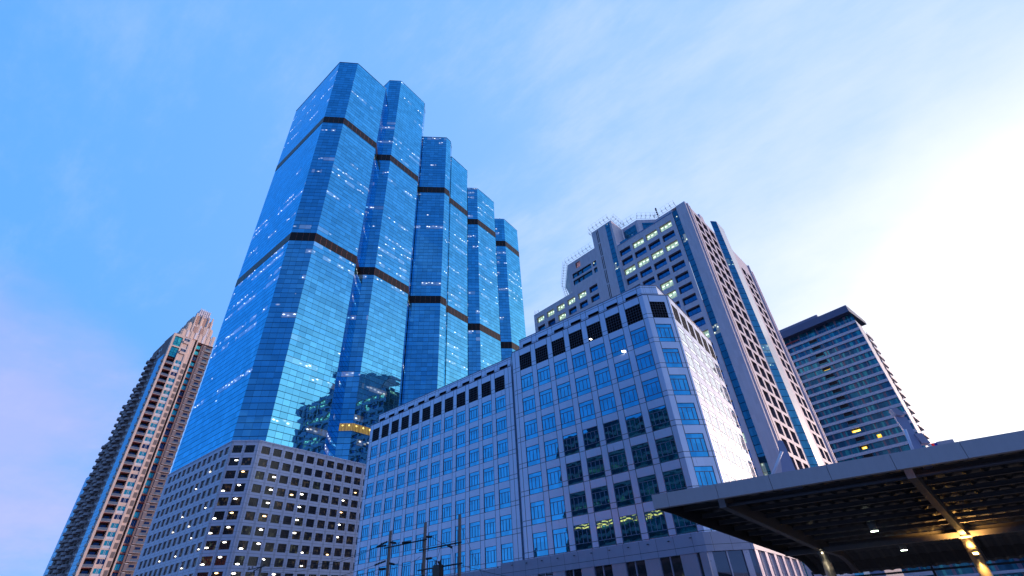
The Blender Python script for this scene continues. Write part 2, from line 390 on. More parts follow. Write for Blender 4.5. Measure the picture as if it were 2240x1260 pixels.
# coping lines and roof gear
cp = MB()
for zt, poly in lobes:
    P = off(poly, *TO)
    for k in range(len(P)):
        p, q = P[k], P[(k+1) % len(P)]
        cp.tube((p[0], p[1], zt+.05), (q[0], q[1], zt+.05), .14, 4)
cp.build('roof_coping', pm('coping', (.05, .16, .32), .4, .6), tower)
rg = MB()
for x, y, h, z in ((-118.4, 115.5, 2.2, 214), (-118.2, 117, 1.2, 214), (-118.4, 121, 1.8, 214)):
    rg.tube((x-TO[0], y-TO[1], z), (x-TO[0], y-TO[1], z+h), .12, 5)
    rg.box(x-TO[0]-.5, x-TO[0]+.5, y-TO[1]-.5, y-TO[1]+.5, z, z+h*.4)
x, y = -119-TO[0], 154.5-TO[1]
for k in range(4): rg.tube((x-.5, y-1+k*.9, 199), (x-.5, y+.2+k*.9, 200.6), .08, 4)
rg.tube((x-.5, y-1, 200.2), (x-.5, y+3, 200.6), .08, 4)
rg.build('roof_equipment', pm('dark_steel', (.03, .04, .05), .6), tower)

# podium of parking decks with real openings
pz = 42.5; pit = 3.09; rows = 13
clad = (.60, .59, .76)
cladm = panels('podium_cladding', clad, [(.04, .012), (.96, .012)], [0.55, 2.55], pit, w=.03, rough=.45, dark=.35, var=.05, hoff=-(pz-40*pit))
zs = [-ZC]
for k in range(rows-1, -1, -1): zs += [pz-1.15-k*pit-1.88, pz-1.15-k*pit]
zs.append(pz)
inner = pm('deck_dark', (.012, .010, .014), .9)
pod = MB()
A = (-123.8-TO[0], 45.8-TO[1]); B = (-119.3-TO[0], 50.4-TO[1])
Lc = hypot(B[0]-A[0], B[1]-A[1]); tc_ = ((B[0]-A[0])/Lc, (B[1]-A[1])/Lc)
usc = [0, .48, 2.72, 3.40, 5.64, Lc]
pod.wall(A, tc_, usc, zs, lambda i, j: odd(i) and odd(j), .26, 0, bay=3.06, uoff=.2)
nR = 24; usR = breaks(.95, 2.15, 3.06, nR, 76.)
pod.wall(B, (0, 1), usR, zs, lambda i, j: odd(i) and odd(j), .26, 0, bay=3.06, uoff=.45)
nL = 12; Ltot = 39.7
usL = [0.] ; st = Ltot-.85-2.15-11*3.15
for k in range(12): usL += [st+k*3.15, st+k*3.15+2.15]
usL.append(Ltot)
C0 = (A[0]-Ltot, A[1])
pod.wall(C0, (1, 0), usL, zs, lambda i, j: odd(i) and odd(j), .26, 0, bay=3.15, uoff=st-.5)
far = (B[0], B[1]+76)
pod.face([(C0[0], C0[1], pz), (A[0], A[1], pz), (B[0], B[1], pz), (far[0], far[1], pz), (C0[0], far[1], pz)], 0)
for p, q in ((far, (C0[0], far[1])), ((C0[0], far[1]), C0)):
    pod.face([(p[0], p[1], -ZC), (q[0], q[1], -ZC), (q[0], q[1], pz), (p[0], p[1], pz)], 0)
pod.box(C0[0]-.1, A[0]+.1, A[1]-.12, A[1]-.003, pz-.18, pz+.12)
nrm = (tc_[1]*.12, -tc_[0]*.12)
pod.face([(A[0]+nrm[0], A[1]+nrm[1], pz-.18), (B[0]+nrm[0], B[1]+nrm[1], pz-.18), (B[0]+nrm[0], B[1]+nrm[1], pz+.12), (A[0]+nrm[0], A[1]+nrm[1], pz+.12)])
pod.box(B[0]+.003, B[0]+.12, B[1], far[1], pz-.18, pz+.12)
podium = pod.build('parking_podium', [cladm], tower)
# dark glazed grid in each opening: one mesh, copied
def grid_window(w, h, nx, nz, bar, gm, fm, name='window', frame=.05, thick=.06):
    mb = MB(); mb.face([(0, 0, 0), (w, 0, 0), (w, 0, h), (0, 0, h)], 0)
    def bx(x0, x1, z0, z1): mb.box(x0, x1, -thick, -.004, z0, z1, 1, 'xXyzZ')
    for k in range(nx+1):
        c = w*k/nx; hw = frame/2 if k in (0, nx) else bar/2; bx(max(0, c-hw), min(w, c+hw), 0, h)
    for k in range(nz+1):
        c = h*k/nz; hw = frame/2 if k in (0, nz) else bar/2; bx(0, w, max(0, c-hw), min(h, c+hw))
    return mb.build(name, [gm, fm], zadd=False)
dglass = mirror('deck_glass', (.016, .016, .025), .15, .08, amt=.01)
nd = NT(dglass.node_tree); bd = dglass.node_tree.nodes['Principled BSDF']
rd = nd.new('ShaderNodeObjectInfo').outputs['Random']; ud = nd.sep(nd.new('ShaderNodeUVMap').outputs[0])
nn_ = nd.noise(nd.xyz(nd.m('MULTIPLY', ud[0], 1.3), nd.m('MULTIPLY', ud[1], .9), nd.m('MULTIPLY', rd, 50.)), 1.4, 4, .6).outputs[0]
nd.put(bd.inputs['Emission Color'], nd.mix(nd.m('FRACT', nd.m('MULTIPLY', rd, 13.)), (1., .55, .22, 1), (.6, .85, .6, 1)))
nd.put(bd.inputs['Emission Strength'], nd.m('MULTIPLY', nd.m('MULTIPLY', nd.ss(rd, .35, .8), nd.ss(nn_, .5, .72)), .14))
frm = pm('bronze_bars', (.035, .035, .05), .5)
w_a = grid_window(2.15, 1.88, 6, 4, .035, dglass, frm)
w_b = w_a
SLOT = [('c', i, k) for k in range(rows) for i in range(2)]+[('r', i, k) for i in range(nR) for k in range(rows) if i < 12]
cnt = 0; stuffw = MB()
def deckpos(s, i, k):
    z = pz-1.15-k*pit-1.88+ZC
    if s == 'c':
        u = (.48, 3.40)[i]; return (A[0]+tc_[0]*u-tc_[1]*.25, A[1]+tc_[1]*u+tc_[0]*.25, z), pi/4+.0
    if s == 'r': return (B[0]-.25, B[1]+.95+3.06*i, z), pi/2
    return (C0[0]+st+3.15*i, C0[1]+.25, z), 0.
allslots = [('c', i, k) for k in range(rows) for i in range(2)]+[('r', i, k) for i in range(11) for k in range(rows)]
for s, i, k in sorted([x for x in allslots if x[2] < 12], key=lambda x: (x[0] != 'c', x[1])):
    if cnt >= 99: break
    p, rz = deckpos(s, i, k)
    w = inst(w_a, podium, p, rz); cnt += 1
    if s == 'c': w.scale = (2.24/2.15, 1, 1)
done = cnt
rest = sorted([x for x in allslots if x[2] < 12], key=lambda x: (x[0] != 'c', x[1]))[done:]+[('c', 0, 12), ('c', 1, 12)]+[('r', i, 12) for i in range(11)]+[('r', i, k) for i in range(11, nR) for k in range(rows)]+[('l', i, k) for i in range(12) for k in range(rows)]
sw = MB()
for s, i, k in rest:
    p, rz = deckpos(s, i, k); ca, sa = cos(rz), sin(rz); W_, H_ = 2.15, 1.88
    T = lambda x, y, z: (p[0]+ca*x-sa*y, p[1]+sa*x+ca*y, p[2]-ZC+z)
    sw.face([T(0, 0, 0), T(W_, 0, 0), T(W_, 0, H_), T(0, 0, H_)], 0)
    for q in range(1, 6):
        c = W_*q/6; sw.face([T(c-.02, -.03, 0), T(c+.02, -.03, 0), T(c+.02, -.03, H_), T(c-.02, -.03, H_)], 1)
    for q in range(1, 4):
        c = H_*q/4; sw.face([T(0, -.034, c-.02), T(W_, -.034, c-.02), T(W_, -.034, c+.02), T(0, -.034, c+.02)], 1)
o = sw.build('window', [dglass, frm], podium); o['kind'] = 'stuff'
# ceiling lamps of the parking decks, seen through the openings
def emis(name, col, s): return pm(name, col, .5, emit=col, es=s)
lampw = emis('lamp_white', (1., .95, .80), 9.); lampo = emis('lamp_warm', (1., .62, .25), 7.)
lm = MB(); n = 12
lm.face([(.42*cos(2*pi*q/n), -.02, .15*sin(2*pi*q/n)) for q in range(n)]); lm.face([(.42*cos(2*pi*q/n), .02, .15*sin(2*pi*q/n)) for q in range(n)][::-1])
for q in range(n):
    a, b = 2*pi*q/n, 2*pi*(q+1)/n
    lm.face([(.42*cos(a), -.02, .15*sin(a)), (.42*cos(b), -.02, .15*sin(b)), (.42*cos(b), .02, .15*sin(b)), (.42*cos(a), .02, .15*sin(a))])
lamp_src = lm.build('ceiling_lamp', lampw, zadd=False)
lamp_warm = lamp_src.copy(); lamp_warm.data = lamp_src.data.copy(); lamp_warm.data.materials[0] = lampo; COL.objects.link(lamp_warm)
def deck_lamp(s, i, k, du, dz, warm=False, sc=1.):
    p, rz = deckpos(s, i, k); ca, sa = cos(rz), sin(rz)
    o = inst(lamp_warm if warm else lamp_src, podium, (p[0]+ca*du+sa*.12, p[1]+sa*du-ca*.12, p[2]+dz), rz); o.scale = (sc, 1, sc)
for (i, k, du, dz, wm) in [(0, 1, 1.6, 1.3, 0), (1, 2, .9, 1.6, 1), (0, 3, .5, .3, 0), (1, 3, .8, 1.5, 0), (1, 4, .8, 1.5, 0), (1, 5, .8, 1.5, 1), (0, 5, .3, .4, 0), (1, 6, .9, 1.5, 0), (0, 6, .3, .4, 0), (1, 7, .9, 1.5, 0), (0, 7, .4, .5, 0), (1, 8, .8, 1.6, 0), (0, 8, .5, .3, 0), (1, 9, .9, 1.6, 1)]:
    deck_lamp('c', i, k, du, dz, wm, .9)
for (i, k, du, dz, wm) in [(1, 2, 1.6, 1.2, 0), (1, 3, 1.5, 1.2, 0), (1, 4, 1.5, 1.2, 0), (1, 5, 1.4, 1.3, 1), (1, 6, 1.3, 1.4, 0), (1, 7, 1.5, 1.5, 0), (4, 3, .5, 1.3, 0), (4, 4, .5, 1.3, 0), (4, 5, .5, 1.3, 0), (4, 6, .5, 1.4, 0), (8, 3, .5, 1.4, 0), (8, 4, .4, 1.4, 1), (8, 5, .4, 1.4, 0), (8, 6, .4, 1.4, 0), (0, 7, .9, .25, 0), (0, 8, .9, .25, 0), (2, 8, .3, 1.4, 0), (5, 7, .4, .3, 0), (7, 7, 1.2, .25, 1), (3, 9, .4, 1.6, 0), (5, 8, .8, .5, 0), (0, 9, .6, 1.5, 0), (6, 9, .9, 1.2, 0), (9, 2, 1.0, .9, 1), (3, 3, .9, .8, 1)]:
    deck_lamp('r', i, k, du, dz, wm, 1. if i < 5 else .8)
for (i, k, du) in [(9, 1, .4), (7, 2, .8), (10, 4, 1.), (8, 5, .5), (9, 6, 1.), (6, 4, .6), (11, 7, .8), (7, 7, 1.), (9, 8, .6), (10, 9, .7), (5, 5, .6), (8, 10, .8), (4, 7, .9)]:
    deck_lamp('l', i, k, du, .5, False, .7)

# ================================================================== white clad block
WO = (-16.29, 51.06)
block = thing('office_block', 'white office block with rows of blue windows and black louvres under its roof', 'office building', (WO[0], WO[1], 0))
wcol = (.62, .65, .84)
HP = 3.63; zr0 = 31.35
bayR = 3.035; bayL = 2.958
def wpan(nm, pitch, s0, w): return panels(nm, wcol, [(s0/pitch, .013), ((s0+w)/pitch, .013)], [0., .62], HP, w=.034, rough=.30, dark=.10, var=.05, hoff=-(28.7-HP*10), spec=.6, metal=.35)
wmR = wpan('white_cladding', 3.0, .42, 2.16)
white_top = panels('white_cladding_top', wcol, [(.14, .010), (.86, .010)], [0., 1.0], 2.0, w=.034, rough=.30, dark=.10, var=.05, hoff=-36., metal=.35)
blk = MB()
# rows of openings: louvre row then seven window rows (all flush or nearly flush)
zw = [-ZC]
RW = 7
for k in range(RW, 0, -1): zw += [zr0-HP*(k-1)-2.64, zr0-HP*(k-1)]
zw += [32.35, 34.88, 36.0]
hole = lambda i, j: odd(i) and odd(j)
P0, Q0 = (0., 0.), (2.50, 2.56)
TL = 22.39                                  # long right-hand face from the recess to the corner
usW = [0.]; s0 = TL-21.0-.12
for k in range(7): usW += [TL-21.02+k*bayR-.03, TL-21.02+k*bayR+2.12]
usW.append(TL)
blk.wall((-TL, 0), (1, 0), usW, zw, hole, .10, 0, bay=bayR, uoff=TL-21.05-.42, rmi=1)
Lch = hypot(*Q0); tch = (Q0[0]/Lch, Q0[1]/Lch)
usC = [0, .74, 2.86, Lch]
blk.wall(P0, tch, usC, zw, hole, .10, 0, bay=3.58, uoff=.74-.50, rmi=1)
usRt = breaks(.45, 2.1, 2.82, 6, 17.0)
blk.wall(Q0, (0, 1), usRt, zw, hole, .015, 2, bay=2.82, uoff=.05)
# left-hand wing, set back behind a glazed slot
LL = 37.1; yl = 3.26; xl = -25.35
usLf = [0.]
for k in range(12): usLf += [1.0+k*bayL, 1.0+k*bayL+2.06]
usLf.append(LL)
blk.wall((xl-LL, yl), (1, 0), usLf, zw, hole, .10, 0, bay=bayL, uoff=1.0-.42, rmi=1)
# return wall of the recess
blk.face([(xl, yl, -ZC), (-TL, 0, -ZC), (-TL, 0, 36), (xl, yl, 36)], 0)
ye = 19.55
for p, q in (((Q0[0], ye), (xl-LL, ye)), ((xl-LL, ye), (xl-LL, yl))):
    blk.face([(p[0], p[1], -ZC), (q[0], q[1], -ZC), (q[0], q[1], 36), (p[0], p[1], 36)], 0)
blk.face([(xl-LL, yl, 36), (xl, yl, 36), (-TL, 0, 36), (0, 0, 36), (Q0[0], Q0[1], 36), (Q0[0], ye, 36), (xl-LL, ye, 36)], 0)
joint = pm('joint_shadow', (.06, .065, .10), .6)  # dark lining of the window openings
wmS = panels('white_cladding_side', wcol, [(.40/2.82, .026), (2.56/2.82, .026)], [0., .62], HP, w=.06, rough=.34, dark=.22, var=.05, hoff=-(28.7-HP*10), spec=.5, metal=.2)
wallo = blk.build('wall', [wmR, joint, wmS], block)
# glazed slot in the recess
rec = MB(); dx_, dy_ = (-TL-xl)/4.4, -yl/4.4
rec.face([(xl+dx_*.5-.02, yl+dy_*.5-.02, -ZC), (xl+dx_*3.4-.02, yl+dy_*3.4-.02, -ZC), (xl+dx_*3.4-.02, yl+dy_*3.4-.02, 34.9), (xl+dx_*.5-.02, yl+dy_*.5-.02, 34.9)], 0, [(0, 0), (2, 0), (2, 36), (0, 36)])
slotm = panels('slot_glass', (.030, .05, .10), [(.5, .05)], [0., 1.2], 1.8, w=.05, rough=.5, dark=3., spec=.1)
rec.build('recess_glazing', slotm, block)
# set-back attic storey with vents
at = MB()
atl = [(xl-LL+.9, yl+1.1), (xl+.3, yl+1.1)]
def ventbreaks(n, first, pitch, w, total):
    us = [0.]
    for k in range(n): us += [first+k*pitch, first+k*pitch+w]
    us.append(total); return us
za = [36.0, 36.62, 37.32, 38.35]
L1 = LL-.6; at.wall((xl-LL+.9, yl+1.1), (1, 0), ventbreaks(12, .35, bayL, 1.75, L1), za, hole, .12, 0, bay=bayL, uoff=-.4, rmi=1, back=1)
L2 = TL-.7-.35; at.wall((-TL+.7, 1.07), (1, 0), ventbreaks(7, TL-21.35-.35+.0, bayR, 1.75, L2), za, hole, .12, 0, bay=bayR, uoff=-.1, rmi=1, back=1)
at.face([(-.35, 1.07, 36), (1.3, 2.72, 36), (1.3, 2.72, 38.35), (-.35, 1.07, 38.35)], 0)
at.wall((1.3, 2.72), (0, 1), ventbreaks(5, 1.5, 2.82, 1.7, 16.5), za, hole, .12, 0, bay=2.82, rmi=1, back=1)
at.face([(-TL+.7, yl+1.1, 36), (-TL+.7, 1.07, 36), (-TL+.7, 1.07, 38.35), (-TL+.7, yl+1.1, 38.35)], 0)
at.face([(xl-LL+.9, 18.6, 36), (xl-LL+.9, yl+1.1, 36), (xl-LL+.9, yl+1.1, 38.35), (xl-LL+.9, 18.6, 38.35)], 0)
at.face([(xl-LL+.9, yl+1.1, 38.35), (-TL+.7, yl+1.1, 38.35), (-TL+.7, 1.07, 38.35), (-.35, 1.07, 38.35), (1.3, 2.72, 38.35), (1.3, 19.2, 38.35), (xl-LL+.9, 19.2, 38.35)], 0)
blackv = pm('vent_black', (.006, .006, .010), .9, spec=.03)
at.build('attic', [white_top, blackv], block)
cor = MB()
def copi(pts, z, r=.07):
    for p, q in zip(pts, pts[1:]): cor.tube((p[0], p[1], z), (q[0], q[1], z), r, 4)
copi([(xl-LL, yl), (xl, yl), (-TL, 0), P0, Q0, (Q0[0], ye)], 36.02)
copi([(xl-LL+.9, yl+1.1), (-TL+.7, yl+1.1), (-TL+.7, 1.07), (-.35, 1.07), (1.3, 2.72), (1.3, 19)], 38.37)
cor.build('cornice', pm('cornice_edge', (.16, .18, .28), .5), block)

wglass = mirror('bay_glass', (.070, .42, .68), .02, .95, per=1.3, amt=.004)
wfr = pm('window_bars', (.17, .18, .26), .45, .3)
def bay_window(w, name='window'):
    h = 2.64; mb = MB(); mb.face([(0, 0, 0), (w, 0, 0), (w, 0, h), (0, 0, h)], 0)
    B_ = lambda x0, x1, z0, z1: mb.box(x0, x1, -.045, -.003, z0, z1, 1, 'xXyzZ')
    f = .035
    B_(0, w, 0, f); B_(0, w, h-f, h); B_(0, f, f, h-f); B_(w-f, w, f, h-f)
    B_(f, w-f, .60, .66); B_(f, w-f, 2.06, 2.12)
    for c in (w*.22, w*.78): B_(c-.03, c+.03, .66, 2.06)
    B_(w/2-.022, w/2+.022, .66, 2.06)
    return mb.build(name, [wglass, wfr], zadd=False)
wwin = bay_window(2.15)
lou = grid_window(2.15, 2.53, 6, 6, .028, blackv, pm('louvre_bars', (.09, .10, .15), .5), name='louvre')
slots_w = []
for k in range(RW):
    z = zr0-HP*k-2.64+ZC
    slots_w.append((0, (tch[0]*.74-tch[1]*.09, tch[1]*.74+tch[0]*.09, z), math.atan2(tch[1], tch[0]), 2.12))
    for c in range(7): slots_w.append((1+(6-c)*.1, (-TL+usW[1+2*c], .09, z), 0., 2.15))
    for c in range(12): slots_w.append((5+(11-c)*.1, (xl-LL+usLf[1+2*c], yl+.09, z), 0., 2.06))
    for c in range(6): slots_w.append((9+c*.1, (Q0[0]-.012, Q0[1]+usRt[1+2*c], z), pi/2, 2.1))
slots_w.sort(key=lambda s: s[0])
for q, (pr, p, rz, w) in enumerate(slots_w[:99]):
    o = inst(wwin, block, p, rz); o.scale = (w/2.15, 1, 1)
sw = MB(); me0 = wwin.data
for pr, p, rz, w in slots_w[99:]:
    ca, sa, k = cos(rz), sin(rz), w/2.15
    for pl in me0.polygons:
        pts = []; uvs = []
        for li in pl.loop_indices:
            vv = me0.vertices[me0.loops[li].vertex_index].co; x = vv.x*k; yy = vv.y*(.12 if pr >= 9 else 1)
            pts.append((p[0]+ca*x-sa*yy, p[1]+sa*x+ca*yy, p[2]-ZC+vv.z)); uvs.append((me0.uv_layers[0].data[li].uv[0]+p[0]*1.7, me0.uv_layers[0].data[li].uv[1]+p[2]))
        sw.face(pts, 2 if (pr >= 9 and pl.material_index == 0) else pl.material_index, uvs)
for pr, p, rz, w in slots_w[99:]:
    if pr < 9: continue
    x_ = p[0]+.018
    for c, hw in ((.0, .05), (.22, .045), (.5, .04), (.78, .045), (1., .05)):
        a, b_2 = p[1]+c*w-hw, p[1]+c*w+hw; zz0 = 0 if c in (0., 1.) else .62; zz1 = 2.64 if c in (0., 1.) else 2.1
        sw.face([(x_, a, p[2]-ZC+zz0), (x_, b_2, p[2]-ZC+zz0), (x_, b_2, p[2]-ZC+zz1), (x_, a, p[2]-ZC+zz1)], 3)
    for z_ in (0., .62, 2.08, 2.64): sw.face([(x_+.002, p[1], p[2]-ZC+z_-.03), (x_+.002, p[1]+w, p[2]-ZC+z_-.03), (x_+.002, p[1]+w, p[2]-ZC+z_+.03), (x_+.002, p[1], p[2]-ZC+z_+.03)], 3)
o = sw.build('window', [wglass, wfr, wglass, wfr], block); o['kind'] = 'stuff'
zl = 32.35+ZC
for c in range(7): inst(lou, block, (-TL+usW[1+2*c], .09, zl), 0)
o = inst(lou, block, (tch[0]*.74-tch[1]*.09, tch[1]*.74+tch[0]*.09, zl), math.atan2(tch[1], tch[0])); o.scale = (2.12/2.15, 1, 1)
for c in range(12): o = inst(lou, block, (xl-LL+usLf[1+2*c], yl+.09, zl), 0); o.scale = (2.06/2.15, 1, 1)
for c in range(6): o = inst(lou, block, (Q0[0]-.012, Q0[1]+usRt[1+2*c], zl), pi/2); o.scale = (2.1/2.15, .12, 1)
# two ceiling lamps glimpsed in the block
l2 = lamp_src.copy(); COL.objects.link(l2); l2.parent = block; l2.location = (-TL+usW[11]+1.75, -.02, zr0-2.45+ZC); l2.scale = (.95, 1, 1)
l3 = lamp_src.copy(); COL.objects.link(l3); l3.parent = block; l3.location = (-TL+usW[9]+.35, -.02, 32.62+ZC); l3.scale = (.55, 1, .6); l3.rotation_euler = (0, R(30), 0)

# street podium of the block
pdz, pfz = 6.25, 4.65
pd_ = MB()
fx0, fy = -41.6-WO[0], 46.7-WO[1]
c1, c2, cR = (-15.3-WO[0], fy), (-11.9-WO[0], 49.9-WO[1]), (-11.9-WO[0], 71-WO[1])
stepx = -39.0-WO[0]; ybk = 49.9-WO[1]
outl = [(-90-WO[0], ybk), (stepx, ybk), (stepx, fy), (c1[0]-.5, fy), (c1[0]+.15, fy+.12), (c1[0]+.6, fy+.45), c2, cR]
podm = panels('podium_panels', (.36, .34, .47), [(0., .008)], [0.28], 1.32, w=.02, rough=.4, dark=.12, var=.08, hoff=-pdz+.02)
uu = 0.
for p, q in zip(outl, outl[1:]):
    L = hypot(q[0]-p[0], q[1]-p[1])
    pd_.face([(p[0], p[1], pfz), (q[0], q[1], pfz), (q[0], q[1], pdz), (p[0], p[1], pdz)], 0, [(uu/1.75, pfz), ((uu+L)/1.75, pfz), ((uu+L)/1.75, pdz), (uu/1.75, pdz)])
    uu += L
pd_.face([(outl[0][0], 1, pdz)]+[(x, y, pdz) for x, y in outl]+[(cR[0]-2, cR[1], pdz), (cR[0]-2, 1, pdz)], 0)
pd_.face([(x, y, pfz) for x, y in outl][::-1]+[], 0)
podo = pd_.build('podium_fascia', podm, block)
sh = MB()
inset = .25
ins = [(-90-WO[0], ybk+inset), (stepx+inset, ybk+inset), (stepx+inset, fy+inset), (c1[0]-.2, fy+inset), (c2[0]-inset, c2[1]+.1), (cR[0]-inset, cR[1])]
for p, q in zip(ins, ins[1:]): sh.face([(p[0], p[1], -ZC), (q[0], q[1], -ZC), (q[0], q[1], pfz), (p[0], p[1], pfz)], 0)
sh.face([(cR[0]-inset, cR[1], -ZC), (cR[0]-9, cR[1], -ZC), (cR[0]-9, cR[1], pdz), (cR[0]-inset, cR[1], pdz)], 0)
sh.build('shopfront', mirror('shop_glass', (.10, .11, .15), .04, .8, per=.6, amt=.004), block)
sg = MB(); sg.face([(cR[0]-inset+.006, c2[1]+.1, -ZC), (cR[0]-inset+.006, cR[1], -ZC), (cR[0]-inset+.006, cR[1], pfz), (cR[0]-inset+.006, c2[1]+.1, pfz)])
sg.build('side_glazing', MAT['shop_glass'], block)
pr = MB(); pier = pm('podium_pier', (.44, .40, .52), .3, .35, var=.1)
for k in range(9):                                      # clad piers of the street front
    x = c1[0]-1.6-k*3.55
    if x > stepx+.5: pr.box(x-.75, x+.75, fy+.05, fy+inset-.01, -ZC, pfz-.01)
pr.box(c1[0]-.55, c1[0]+.1, fy+.05, fy+inset+.2, -ZC, pfz-.01)
def slantbox(mb, p, q, a, b, prd):
    d = Vector((q[0]-p[0], q[1]-p[1])).normalized(); n_ = Vector((d.y, -d.x))*prd
    s_, e_ = Vector(p)+d*a, Vector(p)+d*b; 
    pts = [s_, e_, e_+n_, s_+n_]; mb.prism([(v.x, v.y) for v in pts][::-1], -ZC, pfz-.01)
slantbox(pr, ins[3], ins[4], .0, .7, .14); slantbox(pr, ins[3], ins[4], 3.55, 4.1, .14); slantbox(pr, ins[3], ins[4], 2.0, 2.12, .1)
for k in range(6): pr.box(cR[0]-inset+.01, cR[0]-.04, c2[1]+.1+k*3.4, c2[1]+1.05+k*3.4, -ZC, pfz-.01)
for k in range(18): pr.box(cR[0]-inset+.01, cR[0]-.16, c2[1]+1.05+k*1.13, c2[1]+1.11+k*1.13, -ZC, pfz-.01)
for k in range(10):
    x = c1[0]-3.4-k*3.55
    if x > stepx+.5: pr.box(x-.04, x+.04, fy+.12, fy+inset-.01, -ZC, pfz-.01)
pr.build('pier', pier, block)
ft = MB()
for k in range(12):
    x = c1[0]-1.0-k*2.1
    ft.tube((x, fy-.10, pdz-.36), (x, fy-.02, pdz-.36), .05, 5); ft.tube((x-.12, fy-.1, pdz-.36), (x+.12, fy-.1, pdz-.36), .03, 5)
ft.build('facade_spotlight', pm('black_metal', (.01, .01, .012), .5), block)

# ================================================================== pale concrete tower behind
PO = (-15.74, 110.31); PA = R(-6.5)
ptw = thing('concrete_tower', 'mauve concrete tower with deep square windows and a blue glass strip behind the white block', 'office tower', (PO[0], PO[1], 0), PA)
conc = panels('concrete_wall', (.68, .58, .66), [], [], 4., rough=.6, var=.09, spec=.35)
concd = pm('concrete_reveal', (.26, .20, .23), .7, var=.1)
pwin = mirror('tower_window_glass', (.020, .17, .38), .03, .9, per=.8, amt=.008)
strip = curtain('strip_glass', 3.87, 1.2, base=(.03, .15, .25), lit=.10, spots=5., pw=1., smear=.8, vis=.3, litcol=(.8, 1., .75))
rp = 3.87; z1 = 98.85; NR = 24
zf = [-ZC]
for k in range(NR-1, -1, -1): zf += [z1-rp*k-2.35, z1-rp*k]
zf.append(101.2)
fw = MB()
usF = [0.]
for k in range(4): usF += [.30+4.83*k, .30+4.83*k+3.9]
xf0 = -24.35; usF.append(-4.55-xf0)
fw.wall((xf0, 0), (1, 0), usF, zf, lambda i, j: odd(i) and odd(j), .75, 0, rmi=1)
fw.face([(xf0, 0, 101.2), (-4.55, 0, 101.2), (-4.55, 14, 101.2), (xf0, 14, 101.2)], 0)
# fin at the corner
fw.box(-2.9, 0, -.18, .9, -ZC, 102.4)
# lower wing on the left
zlw = [-ZC]
for k in range(20, -1, -1): zlw += [92.05-rp*k-2.35, 92.05-rp*k]
zlw.append(94.0)
lw0 = -62.6; usL2 = [0.]
for k in range(6): usL2 += [1.35+4.72*k, 1.35+4.72*k+3.25]
usL2.append(-32.7-lw0)
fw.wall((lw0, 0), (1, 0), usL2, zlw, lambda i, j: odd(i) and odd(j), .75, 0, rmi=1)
fw.face([(lw0, 0, 94), (-32.7, 0, 94), (-32.7, 22, 94), (lw0, 22, 94)], 0)
wf = MB(); wf.face([(lw0, 48.6, -ZC), (lw0, 0, -ZC), (lw0, 0, 94), (lw0, 48.6, 94)], 0, [(0, -ZC), (20, -ZC), (20, 94), (0, 94)])
wf.build('west_wall', curtain('west_windows', 3.87, 0, base=(.015, .035, .06), lit=.45, spots=3., smear=2.2, dark=(.02, .02, .03), litcol=(1., .75, .3)), ptw)
# upper wing on the left: louvred plant room over two glazed storeys
uw = [(-44.7, .0), (-32.7, .0)]
zu = [94.05, 96.3, 98.3, 99.15, 101.2, 102.6, 105.0, 106.3]
usU = [0., 1.35, 3.35, 3.6, 5.4, 9.4, 10.2, 11.55, 12.0]
def hu(i, j): return (j == 3 and 1 <= i <= 4) or (j == 1 and 1 <= i <= 4) or (j == 5 and i in (2, 3) ) or (i == 6 and j in (1, 3))
fw.wall((-44.7, .02), (1, 0), usU, zu, hu, .5, 0, rmi=1)
fw.face([(-47.6, 4.5, 94), (-44.7, .02, 94), (-44.7, .02, 106.3), (-53.6, 9.5, 106.3)], 0)
fw.face([(-53.6, 9.5, 106.3), (-44.7, .02, 106.3), (-32.7, .02, 106.3), (-32.7, 20, 106.3), (-53.6, 20, 106.3)], 0)
fw.box(-31.9, -24.5, 2.0, 6.6, 94, 113.2)
# shaft rising above the roof
usS = [0., 1.85, 2.1, 2.4, 2.65, 5.75, 7.45, 8.25]
zsS = [-ZC]+sum([[z+.25, z+5.6] for z in [112.6-5.85*k-5.6 for k in range(18, -1, -1)]], [])+[113.3]
zsS = sorted(set(round(z, 2) for z in zsS if z > -ZC-.1))
fw.wall((-32.7, -.03), (1, 0), usS, zsS, lambda i, j: (i in (1, 3) and odd(j)), .3, 0, rmi=2, back=2)
fw.face([(-24.45, -.03, 60), (-24.45, 6.6, 60), (-24.45, 6.6, 113.3), (-24.45, -.03, 113.3)], 0)
fw.face([(-32.7, 9, 90), (-32.7, -.03, 90), (-32.7, -.03, 113.3), (-32.7, 9, 113.3)], 0)
fw.face([(-32.7, -.03, 113.3), (-24.45, -.03, 113.3), (-24.45, 6.6, 113.3), (-32.7, 9, 113.3)], 0)
# set-back block with corner glazing behind the roof
fw.prism([(-24.45, 6.7), (-18.4, 6.7), (-13.8, 11.5), (-5.5, 11.5), (-5.5, 24), (-24.45, 24)], 100, 113.3, 0)
wallp = fw.build('wall', [conc, concd, pm('slot_black', (.008, .006, .01), .8)], ptw)
gl = MB()
def gq(mb, p, q, za_, zb_, uo=0., pw=1.2):
    L = hypot(q[0]-p[0], q[1]-p[1]); mb.face([(p[0], p[1], za_), (q[0], q[1], za_), (q[0], q[1], zb_), (p[0], p[1], zb_)], 0, [(uo, za_), (uo+round(L/pw), za_), (uo+round(L/pw), zb_), (uo, zb_)])
gq(gl, (-4.55, .25), (-2.9, .25), -ZC, 101.6, 10, .85)
gq(gl, (-26.95, -.08), (-25.25, -.08), -ZC, 112.7, 40, .85)
gq(gl, (-24.0, 6.62), (-19.3, 6.62), 106.3, 111.8, 70, 1.2)
gq(gl, (-17.3, 7.7), (-14.2, 11.0), 104, 111.8, 90, 1.2)
gq(gl, (-13.2, 11.42), (-7., 11.42), 104, 111.8, 110, 1.2)
gl.build('glass_strip', strip, ptw)
uwg = MB()
